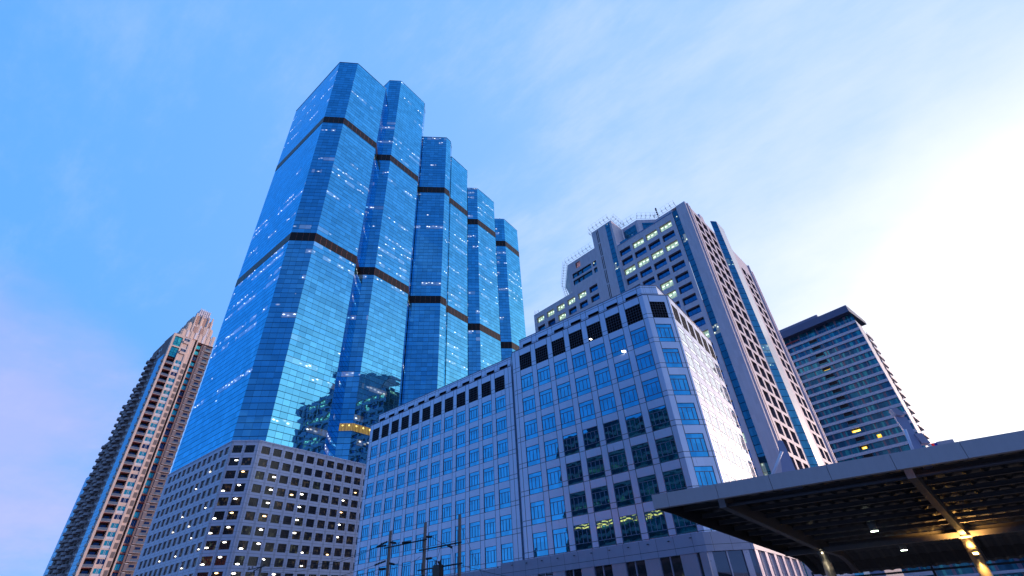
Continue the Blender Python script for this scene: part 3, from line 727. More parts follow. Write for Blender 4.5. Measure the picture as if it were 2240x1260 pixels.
for a, b in ((96.3, 98.3), (99.15, 101.2)):
    gq(uwg, (-43.35, .45), (-35.3, .45), a, b, 10, .9); gq(uwg, (-34.5, .45), (-33.1, .45), a, b, 30, .7)
uwg.build('ribbon_window', strip, ptw)
# deep windows of the front, individual
def deep_window(w, h, lit, name='window'):
    mb = MB(); mb.face([(0, 0, 0), (w, 0, 0), (w, 0, h), (0, 0, h)], 0)
    for c in (.03, w*.33, w*.66, w-.03): mb.box(c-.025, c+.025, -.05, -.003, 0, h, 1, 'xXy')
    mb.box(0, w, -.055, -.004, .62, .68, 1, 'yzZ')
    return mb
litglass = D.materials.new('office_lit_glass'); litglass.use_nodes = True
n_ = NT(litglass.node_tree); b_ = litglass.node_tree.nodes['Principled BSDF']
oi = n_.new('ShaderNodeObjectInfo'); uvs_ = n_.sep(n_.new('ShaderNodeUVMap').outputs[0])
cc = n_.m('FLOOR', n_.m('MULTIPLY', uvs_[0], .8)); r_ = n_.wn(cc, oi.outputs['Random'])[0]
fx = n_.m('FRACT', n_.m('MULTIPLY', uvs_[0], .8))
lz = n_.m('ADD', 1.2, n_.m('MULTIPLY', r_, .9))
dd_ = n_.m('SQRT', n_.m('ADD', n_.m('POWER', n_.m('DIVIDE', n_.m('SUBTRACT', fx, .5), .32), 2.), n_.m('POWER', n_.m('DIVIDE', n_.m('SUBTRACT', uvs_[1], lz), .16), 2.)))
grad = n_.noise(n_.xyz(uvs_[0], uvs_[1], oi.outputs['Random']), 1.3, 3).outputs[0]
e_ = n_.m('ADD', n_.m('MULTIPLY', grad, 1.15), n_.m('MULTIPLY', n_.ss(dd_, 1.2, .3), 3.5))
b_.inputs['Base Color'].default_value = (.05, .18, .25, 1); b_.inputs['Metallic'].default_value = .6; b_.inputs['Roughness'].default_value = .05
b_.inputs['Emission Color'].default_value = (.70, 1., .72, 1); n_.put(b_.inputs['Emission Strength'], e_)
pbar = pm('window_mullion', (.05, .06, .09), .5)
dw = deep_window(3.9, 2.35, 0).build('window', [pwin, pbar], zadd=False)
dwl = deep_window(3.9, 2.35, 1).build('window', [litglass, pbar], zadd=False)
LIT = {(3, 0), (2, 0), (1, 0), (3, 2), (2, 2), (1, 2), (0, 2), (1, 5), (2, 5), (2, 6), (3, 10), (3, 17)}
for k in range(18):
    for c in range(4):
        if k > 6 and c < 2 and k > 9: continue
        if (k > 12 and c < 3): continue
        inst(dwl if (c, k) in LIT else dw, ptw, (xf0+usF[1+2*c], .72, z1-rp*k-2.35+ZC))
for k in range(4):
    for c in range(6):
        o = inst(dwl if (k == 0 and c < 5) or (k, c) in ((1, 2),) else dw, ptw, (lw0+usL2[1+2*c], .72, 92.05-rp*k-2.35+ZC)); o.scale = (3.25/3.9, 1, 1)
sw = MB()
for k in range(18, NR):
    for c in range(4): sw.face([(xf0+usF[1+2*c], .72, z1-rp*k-2.35), (xf0+usF[2+2*c], .72, z1-rp*k-2.35), (xf0+usF[2+2*c], .72, z1-rp*k), (xf0+usF[1+2*c], .72, z1-rp*k)])
for k in range(10, 18):
    for c in range(3): sw.face([(xf0+usF[1+2*c], .72, z1-rp*k-2.35), (xf0+usF[2+2*c], .72, z1-rp*k-2.35), (xf0+usF[2+2*c], .72, z1-rp*k), (xf0+usF[1+2*c], .72, z1-rp*k)])
for k in range(4, 21):
    for c in range(6): sw.face([(lw0+usL2[1+2*c], .72, 92.05-rp*k-2.35), (lw0+usL2[2+2*c], .72, 92.05-rp*k-2.35), (lw0+usL2[2+2*c], .72, 92.05-rp*k), (lw0+usL2[1+2*c], .72, 92.05-rp*k)])
o = sw.build('window', [pwin], ptw); o['kind'] = 'stuff'
# side face: two grids of deep openings either side of a glazed bay
sd = MB()
zsd = [-ZC]
for k in range(NR+1, -1, -1):
    zz_ = 101.0-rp*k
    if zz_-2.95 > -ZC: zsd += [zz_-2.95, zz_]
zsd += [102.4]
us3 = [0., 5.2, 8.7, 9.95, 13.5, 14.85, 18.6, 20.4]
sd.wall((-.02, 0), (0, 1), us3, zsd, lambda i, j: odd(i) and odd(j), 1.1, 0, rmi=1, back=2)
us4 = [0., 1.6, 5.0, 6.3, 9.9, 13.6]
zsd2 = [z for z in zsd if z < 100.5]+[103.4]
if len(zsd2) % 2: zsd2 = zsd2[:-2]+[103.4]
sd.wall((-.02, 35.0), (0, 1), us4, zsd2, lambda i, j: odd(i) and odd(j), 1.1, 0, rmi=1, back=2)
sd.box(0, .35, 1.0, 1.7, -ZC, 102.3); sd.box(0, .22, 2.6, 2.9, -ZC, 102.3, 1)
sd.box(0, .45, 47.0, 47.5, -ZC, 103.4); sd.box(0, .45, 48.6, 49.3, -ZC, 101.4); sd.box(0, .2, 49.9, 50.3, -ZC, 99)
sd.face([(-.02, 20.4, -ZC), (-.02, 35, -ZC), (-.02, 35, 104), (-.02, 20.4, 104)], 0)
sd.face([(-4.55, 0, 102.4), (-.02, 0, 102.4), (-.02, 48.6, 102.4), (-4.55, 48.6, 102.4)], 0)
sd.box(-3.2, .0, 10.6, 13.2, 102.4, 104.6)
sd.face([(-.02, 48.6, -ZC), (lw0, 48.6, -ZC), (lw0, 48.6, 94), (-.02, 48.6, 102)], 0)
sd.build('side_wall', [conc, concd, pm('recess_dark', (.05, .03, .035), .6, var=.2)], ptw)
bay = MB()
pb = [(-.02, 20.4), (1.3, 22.2), (1.3, 27.8), (-.02, 33.)]
zb_ = 108.
gq(bay, pb[0], pb[1], -ZC, zb_, 0, 1.2)
bay.face([(x, y, zb_) for x, y in pb], 0, [(0, 0)]*len(pb))
bay.build('glazed_bay', curtain('bay_dark_glass', 3.87, 1.2, base=(.02, .11, .24), lit=.25, spots=1.5, smear=.5, vis=.3, litcol=(.6, 1., .7)), ptw)
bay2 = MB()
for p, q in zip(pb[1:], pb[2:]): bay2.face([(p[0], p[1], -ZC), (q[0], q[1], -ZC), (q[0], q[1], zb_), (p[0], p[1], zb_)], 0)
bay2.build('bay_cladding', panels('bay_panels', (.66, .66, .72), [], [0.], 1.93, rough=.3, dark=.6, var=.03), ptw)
# roof rail with outriggers
rl = MB(); steel = pm('rail_steel', (.05, .06, .10), .5, .4)
def rail(pts, z, outv, step=1.55):
    for (p, q) in zip(pts, pts[1:]):
        L = hypot(q[0]-p[0], q[1]-p[1]); d = ((q[0]-p[0])/L, (q[1]-p[1])/L); nx, ny = d[1], -d[0]
        for (o_, h, r) in ((.1, .5, .045), (1.15, .75, .035), (1.5, 1.9, .016)):
            rl.tube((p[0]+nx*o_, p[1]+ny*o_, z+h), (q[0]+nx*o_, q[1]+ny*o_, z+h), r, 4)
        k = 0.; 
        while k < L:
            x, y = p[0]+d[0]*k, p[1]+d[1]*k
            rl.tube((x, y, z+.45), (x+nx*1.5, y+ny*1.5, z+.8), .05, 4)
            rl.tube((x+nx*1.1, y+ny*1.1, z+.2), (x+nx*1.1, y+ny*1.1, z+1.3), .045, 4)
            rl.tube((x+nx*1.5, y+ny*1.5, z+.6), (x+nx*1.5, y+ny*1.5, z+1.9), .016, 4)
            rl.tube((x, y, z+.9), (x+nx*1.5, y+ny*1.5, z+1.9), .015, 4)
            k += step
rail([(-32.8, 4), (-32.7, -.03), (-24.45, -.03), (-24.45, 6.6), (-18.4, 6.7), (-13.8, 11.5), (-6, 11.5)], 113.3, 1)
rail([(-53.6, 9.5), (-44.7, .02), (-32.9, .02)], 106.3, 1)
for k in range(9):
    z = 106-k*1.3; rl.tube((-53.6+.35*k, 9.4-.35*k, z), (-52.0+.35*k-2.2, 8.2-.35*k-.5, z), .045, 4)
rl.tube((-54.2, 8.6, 107), (-50.6, 5.2, 95), .05, 4); rl.tube((-53.5, 9, 106), (-49.4, 5.6, 94), .10, 4)
for x in (-62.2, -60.5): rl.tube((x, .3, 94), (x, .3, 96.0 if x < -61 else 95.2), .05, 4)
for z in (94.7, 95.2): rl.tube((-62.5, .2, z), (-60.2, .2, z), .03, 4)
rl.build('roof_rail', steel, ptw)
an = MB(); an.tube((-12.9, 12, 113), (-12.9, 12, 118.6), .09, 5)
for z in (115.2, 116.2, 117.2, 117.9): an.box(-13.15, -12.65, 11.8, 12.2, z, z+.35)
for z in (114., 114.6): an.tube((-13.5, 11.6, z), (-12.3, 12.4, z), .05, 4)
an.build('antenna', steel, ptw)
fs = MB(); fs.box(-23.2, -20.6, -.05, .05, 101.2, 102.2); fs.build('roof_screen', strip, ptw)
ed = MB(); ed.box(xf0, -4.6, -.1, .15, 101.2, 101.45); ed.build('roof_edge', pm('roof_edge_metal', (.10, .22, .42), .4, .5), ptw)

# ================================================================== hotel tower with white bands
HO = (12.92, 200.84); HA = R(-10)
hot = thing('hotel_tower', 'blue glass tower with white floor bands and an overhanging roof slab, at the right', 'apartment tower', (HO[0], HO[1], 0), HA)
band = pm('band_white', (.58, .59, .72), .45, var=.06, vscale=.3)
hp = 3.07; HW = 46.
hg = D.materials.new('hotel_glass'); hg.use_nodes = True; n_ = NT(hg.node_tree); b_ = hg.node_tree.nodes['Principled BSDF']
uv_ = n_.sep(n_.new('ShaderNodeUVMap').outputs[0]); fl_ = n_.m('FLOOR', n_.m('DIVIDE', uv_[1], hp))
bayr = n_.m('FLOOR', n_.m('DIVIDE', uv_[0], 3.4)); pan = n_.m('FLOOR', n_.m('MULTIPLY', uv_[0], .95))
rA = n_.wn(pan, fl_)[0]; rB = n_.wn(bayr, fl_, 3.)[0]; pf = n_.m('FRACT', n_.m('DIVIDE', uv_[0], 3.4)); rC, rCc = n_.wn(n_.m('FLOOR', n_.m('MULTIPLY', uv_[0], 1.9)), fl_, 8.)
teal = n_.mix(rA, (.008, .07, .16, 1), (.014, .25, .38, 1)); teal = n_.mix(n_.m('MULTIPLY', rB, .6), teal, (.012, .12, .25, 1))
teal = n_.mix(n_.m('MULTIPLY', n_.m('LESS_THAN', rC, .18), .7), teal, (.05, .45, .50, 1))
wallp_ = n_.m('LESS_THAN', pf, n_.m('ADD', .10, n_.m('MULTIPLY', rB, .14)))
colh = n_.mix(wallp_, teal, (.16, .14, .22, 1))
n_.put(b_.inputs['Base Color'], colh); n_.put(b_.inputs['Metallic'], n_.m('MULTIPLY', n_.m('SUBTRACT', 1., wallp_), .55)); b_.inputs['Roughness'].default_value = .12
n_.put(b_.inputs['Normal'], wobble(n_, uv_[0], uv_[1], .01, rCc))
hm = MB()
hm.face([(-HW, 0, -ZC), (0, 0, -ZC), (0, 0, 94), (-HW, 0, 94)], 0)
hm.build('glazing', [hg], hot)
hb = MB()
for k in range(30):
    z = 90-hp*k
    if z-.95 > -ZC: hb.box(-HW, .0, -.55, -.004, z-1.0, z)
hb.build('floor_band', band, hot)
hs = MB()
hs.face([(.05, -.3, -ZC), (.05, 7.5, -ZC), (.05, 7.5, 90), (.05, -.3, 90)]); hs.face([(-.1, -.56, -ZC), (.05, -.3, -ZC), (.05, -.3, 90.05), (-.1, -.56, 90.05)])
hs.face([(.05, 7.5, -ZC), (-.9, 7.5, -ZC), (-.9, 7.5, 90), (.05, 7.5, 90)]); hs.face([(-.9, 7.5, -ZC), (-.9, 17, -ZC), (-.9, 17, 90), (-.9, 7.5, 90)], 1)
hs.face([(-.9, 17, -ZC), (-HW, 17, -ZC), (-HW, 17, 90), (-.9, 17, 90)])
hs.build('side_wall', [pm('side_white', (.66, .64, .70), .6), pm('balcony_shade', (.14, .08, .09), .7)], hot)  # side colour made paler than the bands, for the light on this side
sb = MB(); sb.box(-.9, .42, 7.5, 16., 0, .28); sb.box(.34, .42, 7.5, 16., .28, 1.25); sbo = sb.build('side_balcony', pm('side_white', (1, 1, 1)), zadd=False)
for k in range(29): inst(sbo, hot, (0, 0, 90-hp*(k+1)+ZC-.5))
bc = MB(); bc.box(0, 2.75, -.02, .0, 0, 2.05, 0); bc.box(0, 2.75, -.30, -.25, 0, .75, 1); bc.box(-.12, 0, -.35, -.01, 0, 2.05, 2); bc.box(2.75, 2.87, -.35, -.01, 0, 2.05, 2)
bco = bc.build('balcony', [pm('balcony_black', (.006, .006, .012), .6), mirror('balcony_glass', (.03, .22, .32), .08, .6), pm('balcony_pier', (.13, .12, .18), .6)], zadd=False)
for k in range(26):
    inst(bco, hot, (-17.35, 0, 90-hp*(k+1)+ZC+.02)); inst(bco, hot, (-28.1, 0, 90-hp*(k+1)+ZC+.02))
yl_ = emis('balcony_lamp', (1., .72, .10), 5.); yg = pm('lit_room', (.8, .45, .05), .6, emit=(1., .60, .04), es=1.1)
def hlamp(x, k, w, h, z0=.9, g=None):
    mb = MB(); mb.box(0, w, -.10, -.05, 0, h)
    if g: mb.box(-.35, w+.25, -.045, -.03, -.9, h+.25, 1)
    mb.build('balcony_lamp', [yl_, yg], hot, (x, -.02, 90-hp*(k+1)+z0+ZC), zadd=False)
hlamp(-16.6, 4, 1.6, .42, .35, True); hlamp(-17.0, 12, 2.2, .35, .95, True); hlamp(-10.6, 13, .7, .30, .75, True); hlamp(-16.4, 14, .95, .42, .95, True); hlamp(-29.8, 5, .9, .5, .9)
# top storey, roof slab and plant box
ht = MB(); ht.box(-HW, -2.3, 1.4, 14, 90, 93.6); ht.build('top_storey', hg, hot)
rs = MB()
rs.face([(-HW, -3, 93.15), (0, -3, 93.15), (0, -3, 96.0), (-HW, -3, 96.0)]); rs.face([(0, -3, 93.15), (1.2, 14.5, 93.15), (1.2, 14.5, 94.6), (0, -3, 96.0)])
rs.face([(-HW, -3, 93.15), (-HW, 14.5, 93.15), (1.2, 14.5, 93.15), (0, -3, 93.15)], 1); rs.face([(-HW, -3, 96), (0, -3, 96), (1.2, 14.5, 94.6), (-HW, 14.5, 94.6)])
rs.face([(1.2, 14.5, 93.15), (-HW, 14.5, 93.15), (-HW, 14.5, 94.6), (1.2, 14.5, 94.6)])
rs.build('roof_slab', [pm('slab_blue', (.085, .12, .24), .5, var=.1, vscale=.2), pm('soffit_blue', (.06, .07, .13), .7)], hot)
pb2 = MB(); pb2.box(-HW, -10.3, -2.4, 8, 96.02, 97.4); pb2.build('plant_box', pm('plant_blue', (.14, .18, .32), .5), hot)
pr2 = MB()
for k in range(40): pr2.tube((-1-k*.9, -.5, 90), (-1-k*.9, -.5, 91.1), .03, 4)
pr2.tube((-HW, -.5, 91.1), (-.5, -.5, 91.1), .05, 4); pr2.box(-26, -20.5, -.3, -.2, 91., 91.6, 1)
pr2.build('parapet_rail', [pm('rail_grey', (.2, .22, .3), .5), pm('red_banner', (.35, .03, .04), .6)], hot)

# ================================================================== residential tower at the left
RO = (-303.2, 62.9)
res = thing('residential_tower', 'cream residential high-rise with stacked balconies, a brown stripe and a stepped crown', 'apartment tower', (RO[0], RO[1], 0), pi/2)
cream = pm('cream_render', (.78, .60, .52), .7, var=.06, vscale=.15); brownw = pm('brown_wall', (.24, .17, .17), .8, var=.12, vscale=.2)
stripe = pm('brown_stripe', (.22, .06, .02), .7, var=.15, vscale=.1); grey_l = pm('grey_louvre', (.22, .19, .19), .7)
stone = pm('stone_grey', (.24, .20, .22), .8, var=.15, vscale=.5)
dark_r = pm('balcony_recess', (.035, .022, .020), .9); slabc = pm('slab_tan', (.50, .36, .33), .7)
teal_g = mirror('teal_glass', (.03, .42, .46), .08, .55, per=1., amt=.02); navy_g = mirror('navy_glass', (.02, .05, .13), .08, .5, per=1., amt=.02)
rail_g = mirror('railing_glass', (.22, .25, .28), .2, .3, per=.8)
whitep = pm('white_panel', (.74, .74, .80), .6); red_l = pm('red_lintel', (.13, .02, .03), .8)
fh = 3.93; zt0 = 143.8; NF = 36
body = MB()
def wl(u0, u1, v, z0, z1, mi=0): body.face([(u0, v, z0), (u1, v, z0), (u1, v, z1), (u0, v, z1)], mi)
# right-hand face, from the corner to the far edge
body.box(0, 1.05, 0, 2.5, -ZC, 160); body.box(5.15, 5.85, 0, 2.5, -ZC, 160); body.box(9.0, 10.0, .02, 2.5, -ZC, 160)
wl(1.05, 5.15, 2.3, -ZC, 160, 1); wl(5.85, 9.0, .35, -ZC, 160, 0); wl(10, 12.0, .6, -ZC, 160, 0)
body.box(11.75, 12.9, .75, 2.5, -ZC, 159.5, 2); body.box(12.9, 13.5, .0, 2.5, -ZC, 160); wl(13.5, 22.7, 1.6, -ZC, 159, 1)
body.box(16.1, 17.2, .7, 1.6, -ZC, 158.5, 1)
body.face([(0, 0, 160), (13.5, 0, 160), (13.5, 16, 160), (0, 16, 160)]); body.face([(22.7, 1.6, -ZC), (22.7, 25, -ZC), (22.7, 25, 159), (22.7, 1.6, 159)])
body.face([(13.5, 0, 159), (22.7, 0, 159), (22.7, 16, 159), (13.5, 16, 159)])
body.box(1.05, 5.15, .0, 2.3, 158.4, 160); body.box(1.05, 5.15, 0, 2.3, 151.2, 152.1); body.box(5.85, 9, 0, .35, 159.6, 160)
# left-hand face masses
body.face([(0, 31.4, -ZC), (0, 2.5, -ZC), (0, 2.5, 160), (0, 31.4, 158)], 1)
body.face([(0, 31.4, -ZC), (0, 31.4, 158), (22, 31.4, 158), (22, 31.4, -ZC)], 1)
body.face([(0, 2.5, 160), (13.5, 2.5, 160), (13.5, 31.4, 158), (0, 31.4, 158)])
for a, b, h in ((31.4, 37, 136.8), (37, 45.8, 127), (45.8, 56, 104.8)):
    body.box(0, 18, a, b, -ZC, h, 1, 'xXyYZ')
body.build('wall', [cream, brownw, stripe], res)
bg_ = MB()
bg_.face([(-.12, 12.8, -ZC), (-.12, 3.3, -ZC), (-.12, 3.3, 146.5), (-.12, 12.8, 146.5)], 0, [(10, -ZC), (14, -ZC), (14, 146.5), (10, 146.5)])
bg_.face([(.0, 65, -ZC), (.0, 56, -ZC), (.0, 56, 87), (.0, 65, 87)], 0, [(20, -ZC), (24, -ZC), (24, 87), (20, 87)])
bg_.face([(0, 65, -ZC), (0, 65, 87), (10, 65, 87), (10, 65, -ZC)], 0); bg_.face([(0, 56, 87), (10, 56, 87), (10, 65, 87), (0, 65, 87)], 0)
bg_.build('glazing', curtain('blue_corner_glass', fh, 0, base=(.22, .33, .44), lit=0., spots=0., dark=(.04, .06, .14)), res)
# repeated parts: one of each, then copies
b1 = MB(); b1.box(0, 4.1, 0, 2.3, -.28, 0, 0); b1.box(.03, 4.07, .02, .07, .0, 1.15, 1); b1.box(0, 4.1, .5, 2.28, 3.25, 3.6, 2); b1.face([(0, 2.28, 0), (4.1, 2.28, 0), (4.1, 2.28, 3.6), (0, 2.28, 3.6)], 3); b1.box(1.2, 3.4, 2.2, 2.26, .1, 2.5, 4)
bal = b1.build('balcony', [slabc, rail_g, red_l, dark_r, navy_g], zadd=False)
def rw(g): 
    w1 = MB(); w1.box(0, 3.15, -.06, 0, 0, 1.2, 0); w1.face([(0, -.02, 1.2), (3.15, -.02, 1.2), (3.15, -.02, 3.35), (0, -.02, 3.35)], 1); w1.box(0, 3.15, -.10, 0, 3.35, 3.6, 3)
    for c in (1.25, 1.8): w1.box(c, c+.12, -.07, -.021, 1.2, 3.35, 2)
    return w1
win_t = rw(0).build('window', [whitep, teal_g, whitep, cream], zadd=False)
win_n = win_t.copy(); win_n.data = win_t.data.copy(); win_n.data.materials[1] = navy_g; win_n.data.materials[0] = cream; COL.objects.link(win_n)
lv = MB(); lv.face([(0, 0, 0), (1.6, 0, 0), (1.6, 0, 2.7), (0, 0, 2.7)], 0)
for q in range(5): lv.box(0, 1.6, -.08, -.003, q*.54, q*.54+.12, 1)
lvo = lv.build('louvre_panel', [grey_l, stone], zadd=False)
v2 = MB(); v2.face([(0, 0, .2), (2.1, 0, .2), (2.1, 0, 2.9), (0, 0, 2.9)], 0); v2.box(0, 2.4, -1.2, 0, 2.95, 3.3, 1); v2.box(1.3, 1.38, -.05, -.003, .2, 2.9, 2)
vwin = v2.build('wing_window', [teal_g, red_l, slabc], zadd=False)
vwn = vwin.copy(); vwn.data = vwin.data.copy(); vwn.data.materials[0] = navy_g; COL.objects.link(vwn)
b3 = MB(); b3.box(0, 5.4, -1.1, .0, -.25, 0, 0); b3.box(1.4, 5.4, -1.08, -1.03, 0, 1.1, 1); b3.box(0, 1.4, -1.1, -1.0, 0, 2.9, 2); b3.face([(0, -.0, 0), (5.4, -.0, 0), (5.4, -.0, 3.4), (0, -.0, 3.4)], 3); b3.box(2.2, 4.4, -.08, -.01, 1.5, 2.6, 4)
b3.box(0, 1.4, -1.15, 0, 2.9, 3.1, 5)
wbal = b3.build('wing_balcony', [slabc, rail_g, stone, stone, navy_g, whitep], zadd=False)
bump = MB()
for q in range(8):
    a0, a1 = -pi/2+q*pi/8*1., -pi/2+(q+1)*pi/8
    pa, pb_ = (-.9*cos(a0), 1.2+1.2*sin(a0)), (-.9*cos(a1), 1.2+1.2*sin(a1))
    bump.face([(pb_[0], pb_[1], 0), (pa[0], pa[1], 0), (pa[0], pa[1], 1.1), (pb_[0], pb_[1], 1.1)], 0)
    bump.face([(0, 1.2, 0), (pa[0], pa[1], 0), (pb_[0], pb_[1], 0)], 0); bump.face([(0, 1.2, 1.1), (pb_[0], pb_[1], 1.1), (pa[0], pa[1], 1.1)], 0)
bumpo = bump.build('corner_ledge', [cream], zadd=False)
for k in range(NF):
    z = zt0-fh*k-3.65+ZC
    if z < 12: break
    inst(bal, res, (1.05, 0, z))
    inst(win_t if random.random() < .62 else win_n, res, (5.85, .32, z+.1))
    inst(lvo, res, (10.2, .56, z+.2))
    inst(bumpo, res, (0, .3, z+.6))
for k in range(39):
    z = 158.6-fh*k-3.65+ZC
    if z < 12: break
    inst(vwin if random.random() < .6 else vwn, res, (13.9, 1.55, z)); inst(wbal, res, (17.2, 1.58, z))
tw = MB(); tw.face([(0, 0, 0), (3.8, 0, 0), (3.8, 0, 5.9), (0, 0, 5.9)], 0)
for c in (0, 1.85, 3.7): tw.box(c, c+.1, -.06, -.003, 0, 5.9, 1)
for c in (1.2, 2.6): tw.box(0, 3.8, -.06, -.003, c, c+.1, 1)
tall = tw.build('tall_window', [teal_g, navy_g], zadd=False)
inst(tall, res, (1.2, .6, 152.3+ZC)); inst(tall, res, (1.2, .6, 145.0+ZC))
bx = MB(); bx.box(0, 3.0, -.9, 0, 0, 1.5, 0); bx.face([(.2, -.02, 1.5), (2.8, -.02, 1.5), (2.8, -.02, 3.5), (.2, -.02, 3.5)], 1); bx.box(0, 3., -.3, 0, 3.5, 3.9, 2)
for c in (1.0, 1.6): bx.box(c, c+.1, -.06, -.021, 1.5, 3.5, 2)
bxo = bx.build('box_window', [cream, navy_g, whitep], zadd=False)
inst(bxo, res, (5.95, .32, 155.2+ZC)); inst(bxo, res, (5.95, .32, 148.0+ZC))
# curved balconies of the left-hand face
bm_ = MB(); nseg = 10; rb = 1.9; wb = 2.6
arc = [(-rb*sin(pi*q/nseg), wb-wb*cos(pi*q/nseg)) for q in range(nseg+1)]
for p, q in zip(arc, arc[1:]): bm_.face([(q[0], q[1], 0), (p[0], p[1], 0), (p[0], p[1], 1.25), (q[0], q[1], 1.25)], 0)
bm_.face([(x, y, 0) for x, y in arc], 0); bm_.face([(x, y, .25) for x, y in arc[::-1]], 0)
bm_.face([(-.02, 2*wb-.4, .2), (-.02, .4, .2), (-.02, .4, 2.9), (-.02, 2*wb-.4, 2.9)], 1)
cbal = bm_.build('curved_balcony', [pm('balcony_slate', (.40, .32, .33), .6, var=.15, vscale=.3), dark_r], zadd=False)
cnt = 0; rest = []
for v0, ztop in ((21.5, 150), (27.5, 150), (32.2, 133), (39.5, 124), (47.5, 101)):
    for k in range(40):
        z = ztop-fh*k
        if z < 14: break
        if cnt < 98 and v0 < 33: inst(cbal, res, (0, v0, z+ZC)); cnt += 1
        else: rest.append((v0, z))
sb_ = MB()
for v0, z in rest:
    for p, q in zip(arc, arc[1:]): sb_.face([(q[0], q[1]+v0, z), (p[0], p[1]+v0, z), (p[0], p[1]+v0, z+1.25), (q[0], q[1]+v0, z+1.25)], 0)
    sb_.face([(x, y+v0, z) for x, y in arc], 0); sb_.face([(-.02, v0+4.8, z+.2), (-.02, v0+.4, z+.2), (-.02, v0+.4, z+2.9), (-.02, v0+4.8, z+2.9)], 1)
o = sb_.build('curved_balcony', [MAT['balcony_slate'], dark_r], res); o['kind'] = 'stuff'
lw_ = MB()
for k in range(37):
    z = 153-fh*k
    for v0 in (14.2, 17.4): lw_.face([(-.03, v0+1.4, z), (-.03, v0, z), (-.03, v0, z+2.1), (-.03, v0+1.4, z+2.1)], 0)
    lw_.box(-.5, -.01, 19.3, 20.4, z-.2, z+.9, 1)
o = lw_.build('side_window', [navy_g, brownw], res)
# stepped crown
cr = MB(); crm = [pm('crown_cream', (.80, .60, .50), .6, var=.08, vscale=.3), pm('crown_white', (.80, .74, .78), .5), pm('crown_brown', (.50, .32, .26), .7)]
def tier(u0, u1, v0, v1, z0, z1, nf, fw_=.55, pr_=.22):
    cr.box(u0, u1, v0, v1, z0, z1, 0)
    for k in range(nf):
        c = u0+(u1-u0)*(k+.5)/nf
        cr.box(c-fw_, c+fw_, v0-pr_, v0-.01, z0, z1+.7, 1 if k % 2 else 0)
    for k in range(5):
        c = v0+(v1-v0)*(k+.5)/5; cr.box(u0-pr_, u0-.01, c-fw_, c+fw_, z0, z1+.5, 2 if k % 2 else 0)
tier(3.6, 22.3, 3, 17, 159.5, 165.5, 8); tier(5.6, 20.3, 3.6, 16, 165.5, 171.5, 7); tier(7.2, 18.8, 4.2, 15, 171.5, 177.0, 5)
for u in (9.3, 13.2): cr.box(u, u+1.9, 3.2, 4.3, 161.5, 170.5, 2); cr.box(u+.1, u+1.8, 3.9, 4.6, 171, 178.8, 2)
for u in (8.2, 11.6, 15.6, 17.6): cr.box(u, u+.7, 3.3, 4.4, 163, 180.0, 0)
for k in range(6): cr.box(9.6+k*1.15, 9.6+k*1.15+.45, 4.4, 5.0, 177.0, 185.0-.12*k, 1)
cr.box(9.6, 15.8, 5.0, 12, 177.0, 184.2, 1); cr.box(9.0, 9.6, 4.6, 13, 177, 181, 1)
cr.box(21.2, 22.6, 2.6, 8, 159.5, 167.5, 0)
cr.build('crown', crm, res)

# ================================================================== station canopy close by
FO = (-8.678, 23.068); FA = R(8.25)
can = thing('station_canopy', 'dark metal canopy of a street station with a grey fascia, on round posts', 'canopy', (FO[0], FO[1], 0), FA)
fasc = pm('fascia_grey', (.50, .43, .48), .42, .08, var=.16, vscale=1.1)
SHR = .245
US = [-.74]+[2.28*k for k in range(0, 11)]
fp0 = MB(); fp0.box(0, 2.262, 0, .14, -.64, 0); fp0.box(0, 2.262, .14, .30, -.64, -.60)
fpo = fp0.build('fascia_panel', fasc, zadd=False)
for k in range(0, 10): inst(fpo, can, (2.28*k+.009, 0, 5.0+ZC))
o = inst(fpo, can, (-.74, 0, 5.0+ZC)); o.scale = (.735/2.262, 1, 1)
dk_dark = pm('canopy_steel', (.15, .135, .145), .45, .3, var=.15, vscale=1.5)
deckm = pm('deck_sheet', (.070, .070, .080), .38, .5, var=.15, vscale=1.)
prof = [(.16, 4.86), (3., 4.76), (8, 4.36), (15, 3.83), (18.5, 3.58), (20.3, 3.42), (21.6, 3.15), (22.7, 2.72), (23.5, 2.1), (23.9, 1.95)]
dk = MB(); per = .66; nrib = 40; u_ = -.70
ribs = []
for k in range(nrib):
    a = u_+k*per; ribs += [(a, 0.), (a+.14, .055), (a+.42, .055), (a+.56, 0.)]
for (va, za_), (vb, zb_) in zip(prof, prof[1:]):
    for (ua, da), (ub, db) in zip(ribs, ribs[1:]):
        dk.face([(ua+SHR*va, va, za_+da), (ub+SHR*va, va, za_+db), (ub+SHR*vb, vb, zb_+db), (ua+SHR*vb, vb, zb_+da)], 0)
dk.build('roof_deck', deckm, can)
tp = MB(); 
for (va, za_), (vb, zb_) in zip(prof, prof[1:]):
    tp.face([(u_+SHR*va, va, za_+.16), (u_+26+SHR*va, va, za_+.16), (u_+26+SHR*vb, vb, zb_+.16), (u_+SHR*vb, vb, zb_+.16)], 0)
tp.build('roof_sheet', fasc, can)
bot = [(1.62, 4.23), (15, 3.10), (17, 3.06), (20.3, 2.92), (21.8, 2.58), (22.9, 1.92)]
top = [(1.62, 4.83), (3.7, 4.68), (15.1, 3.80), (20.6, 3.38), (22.2, 2.95), (23.7, 1.95)]
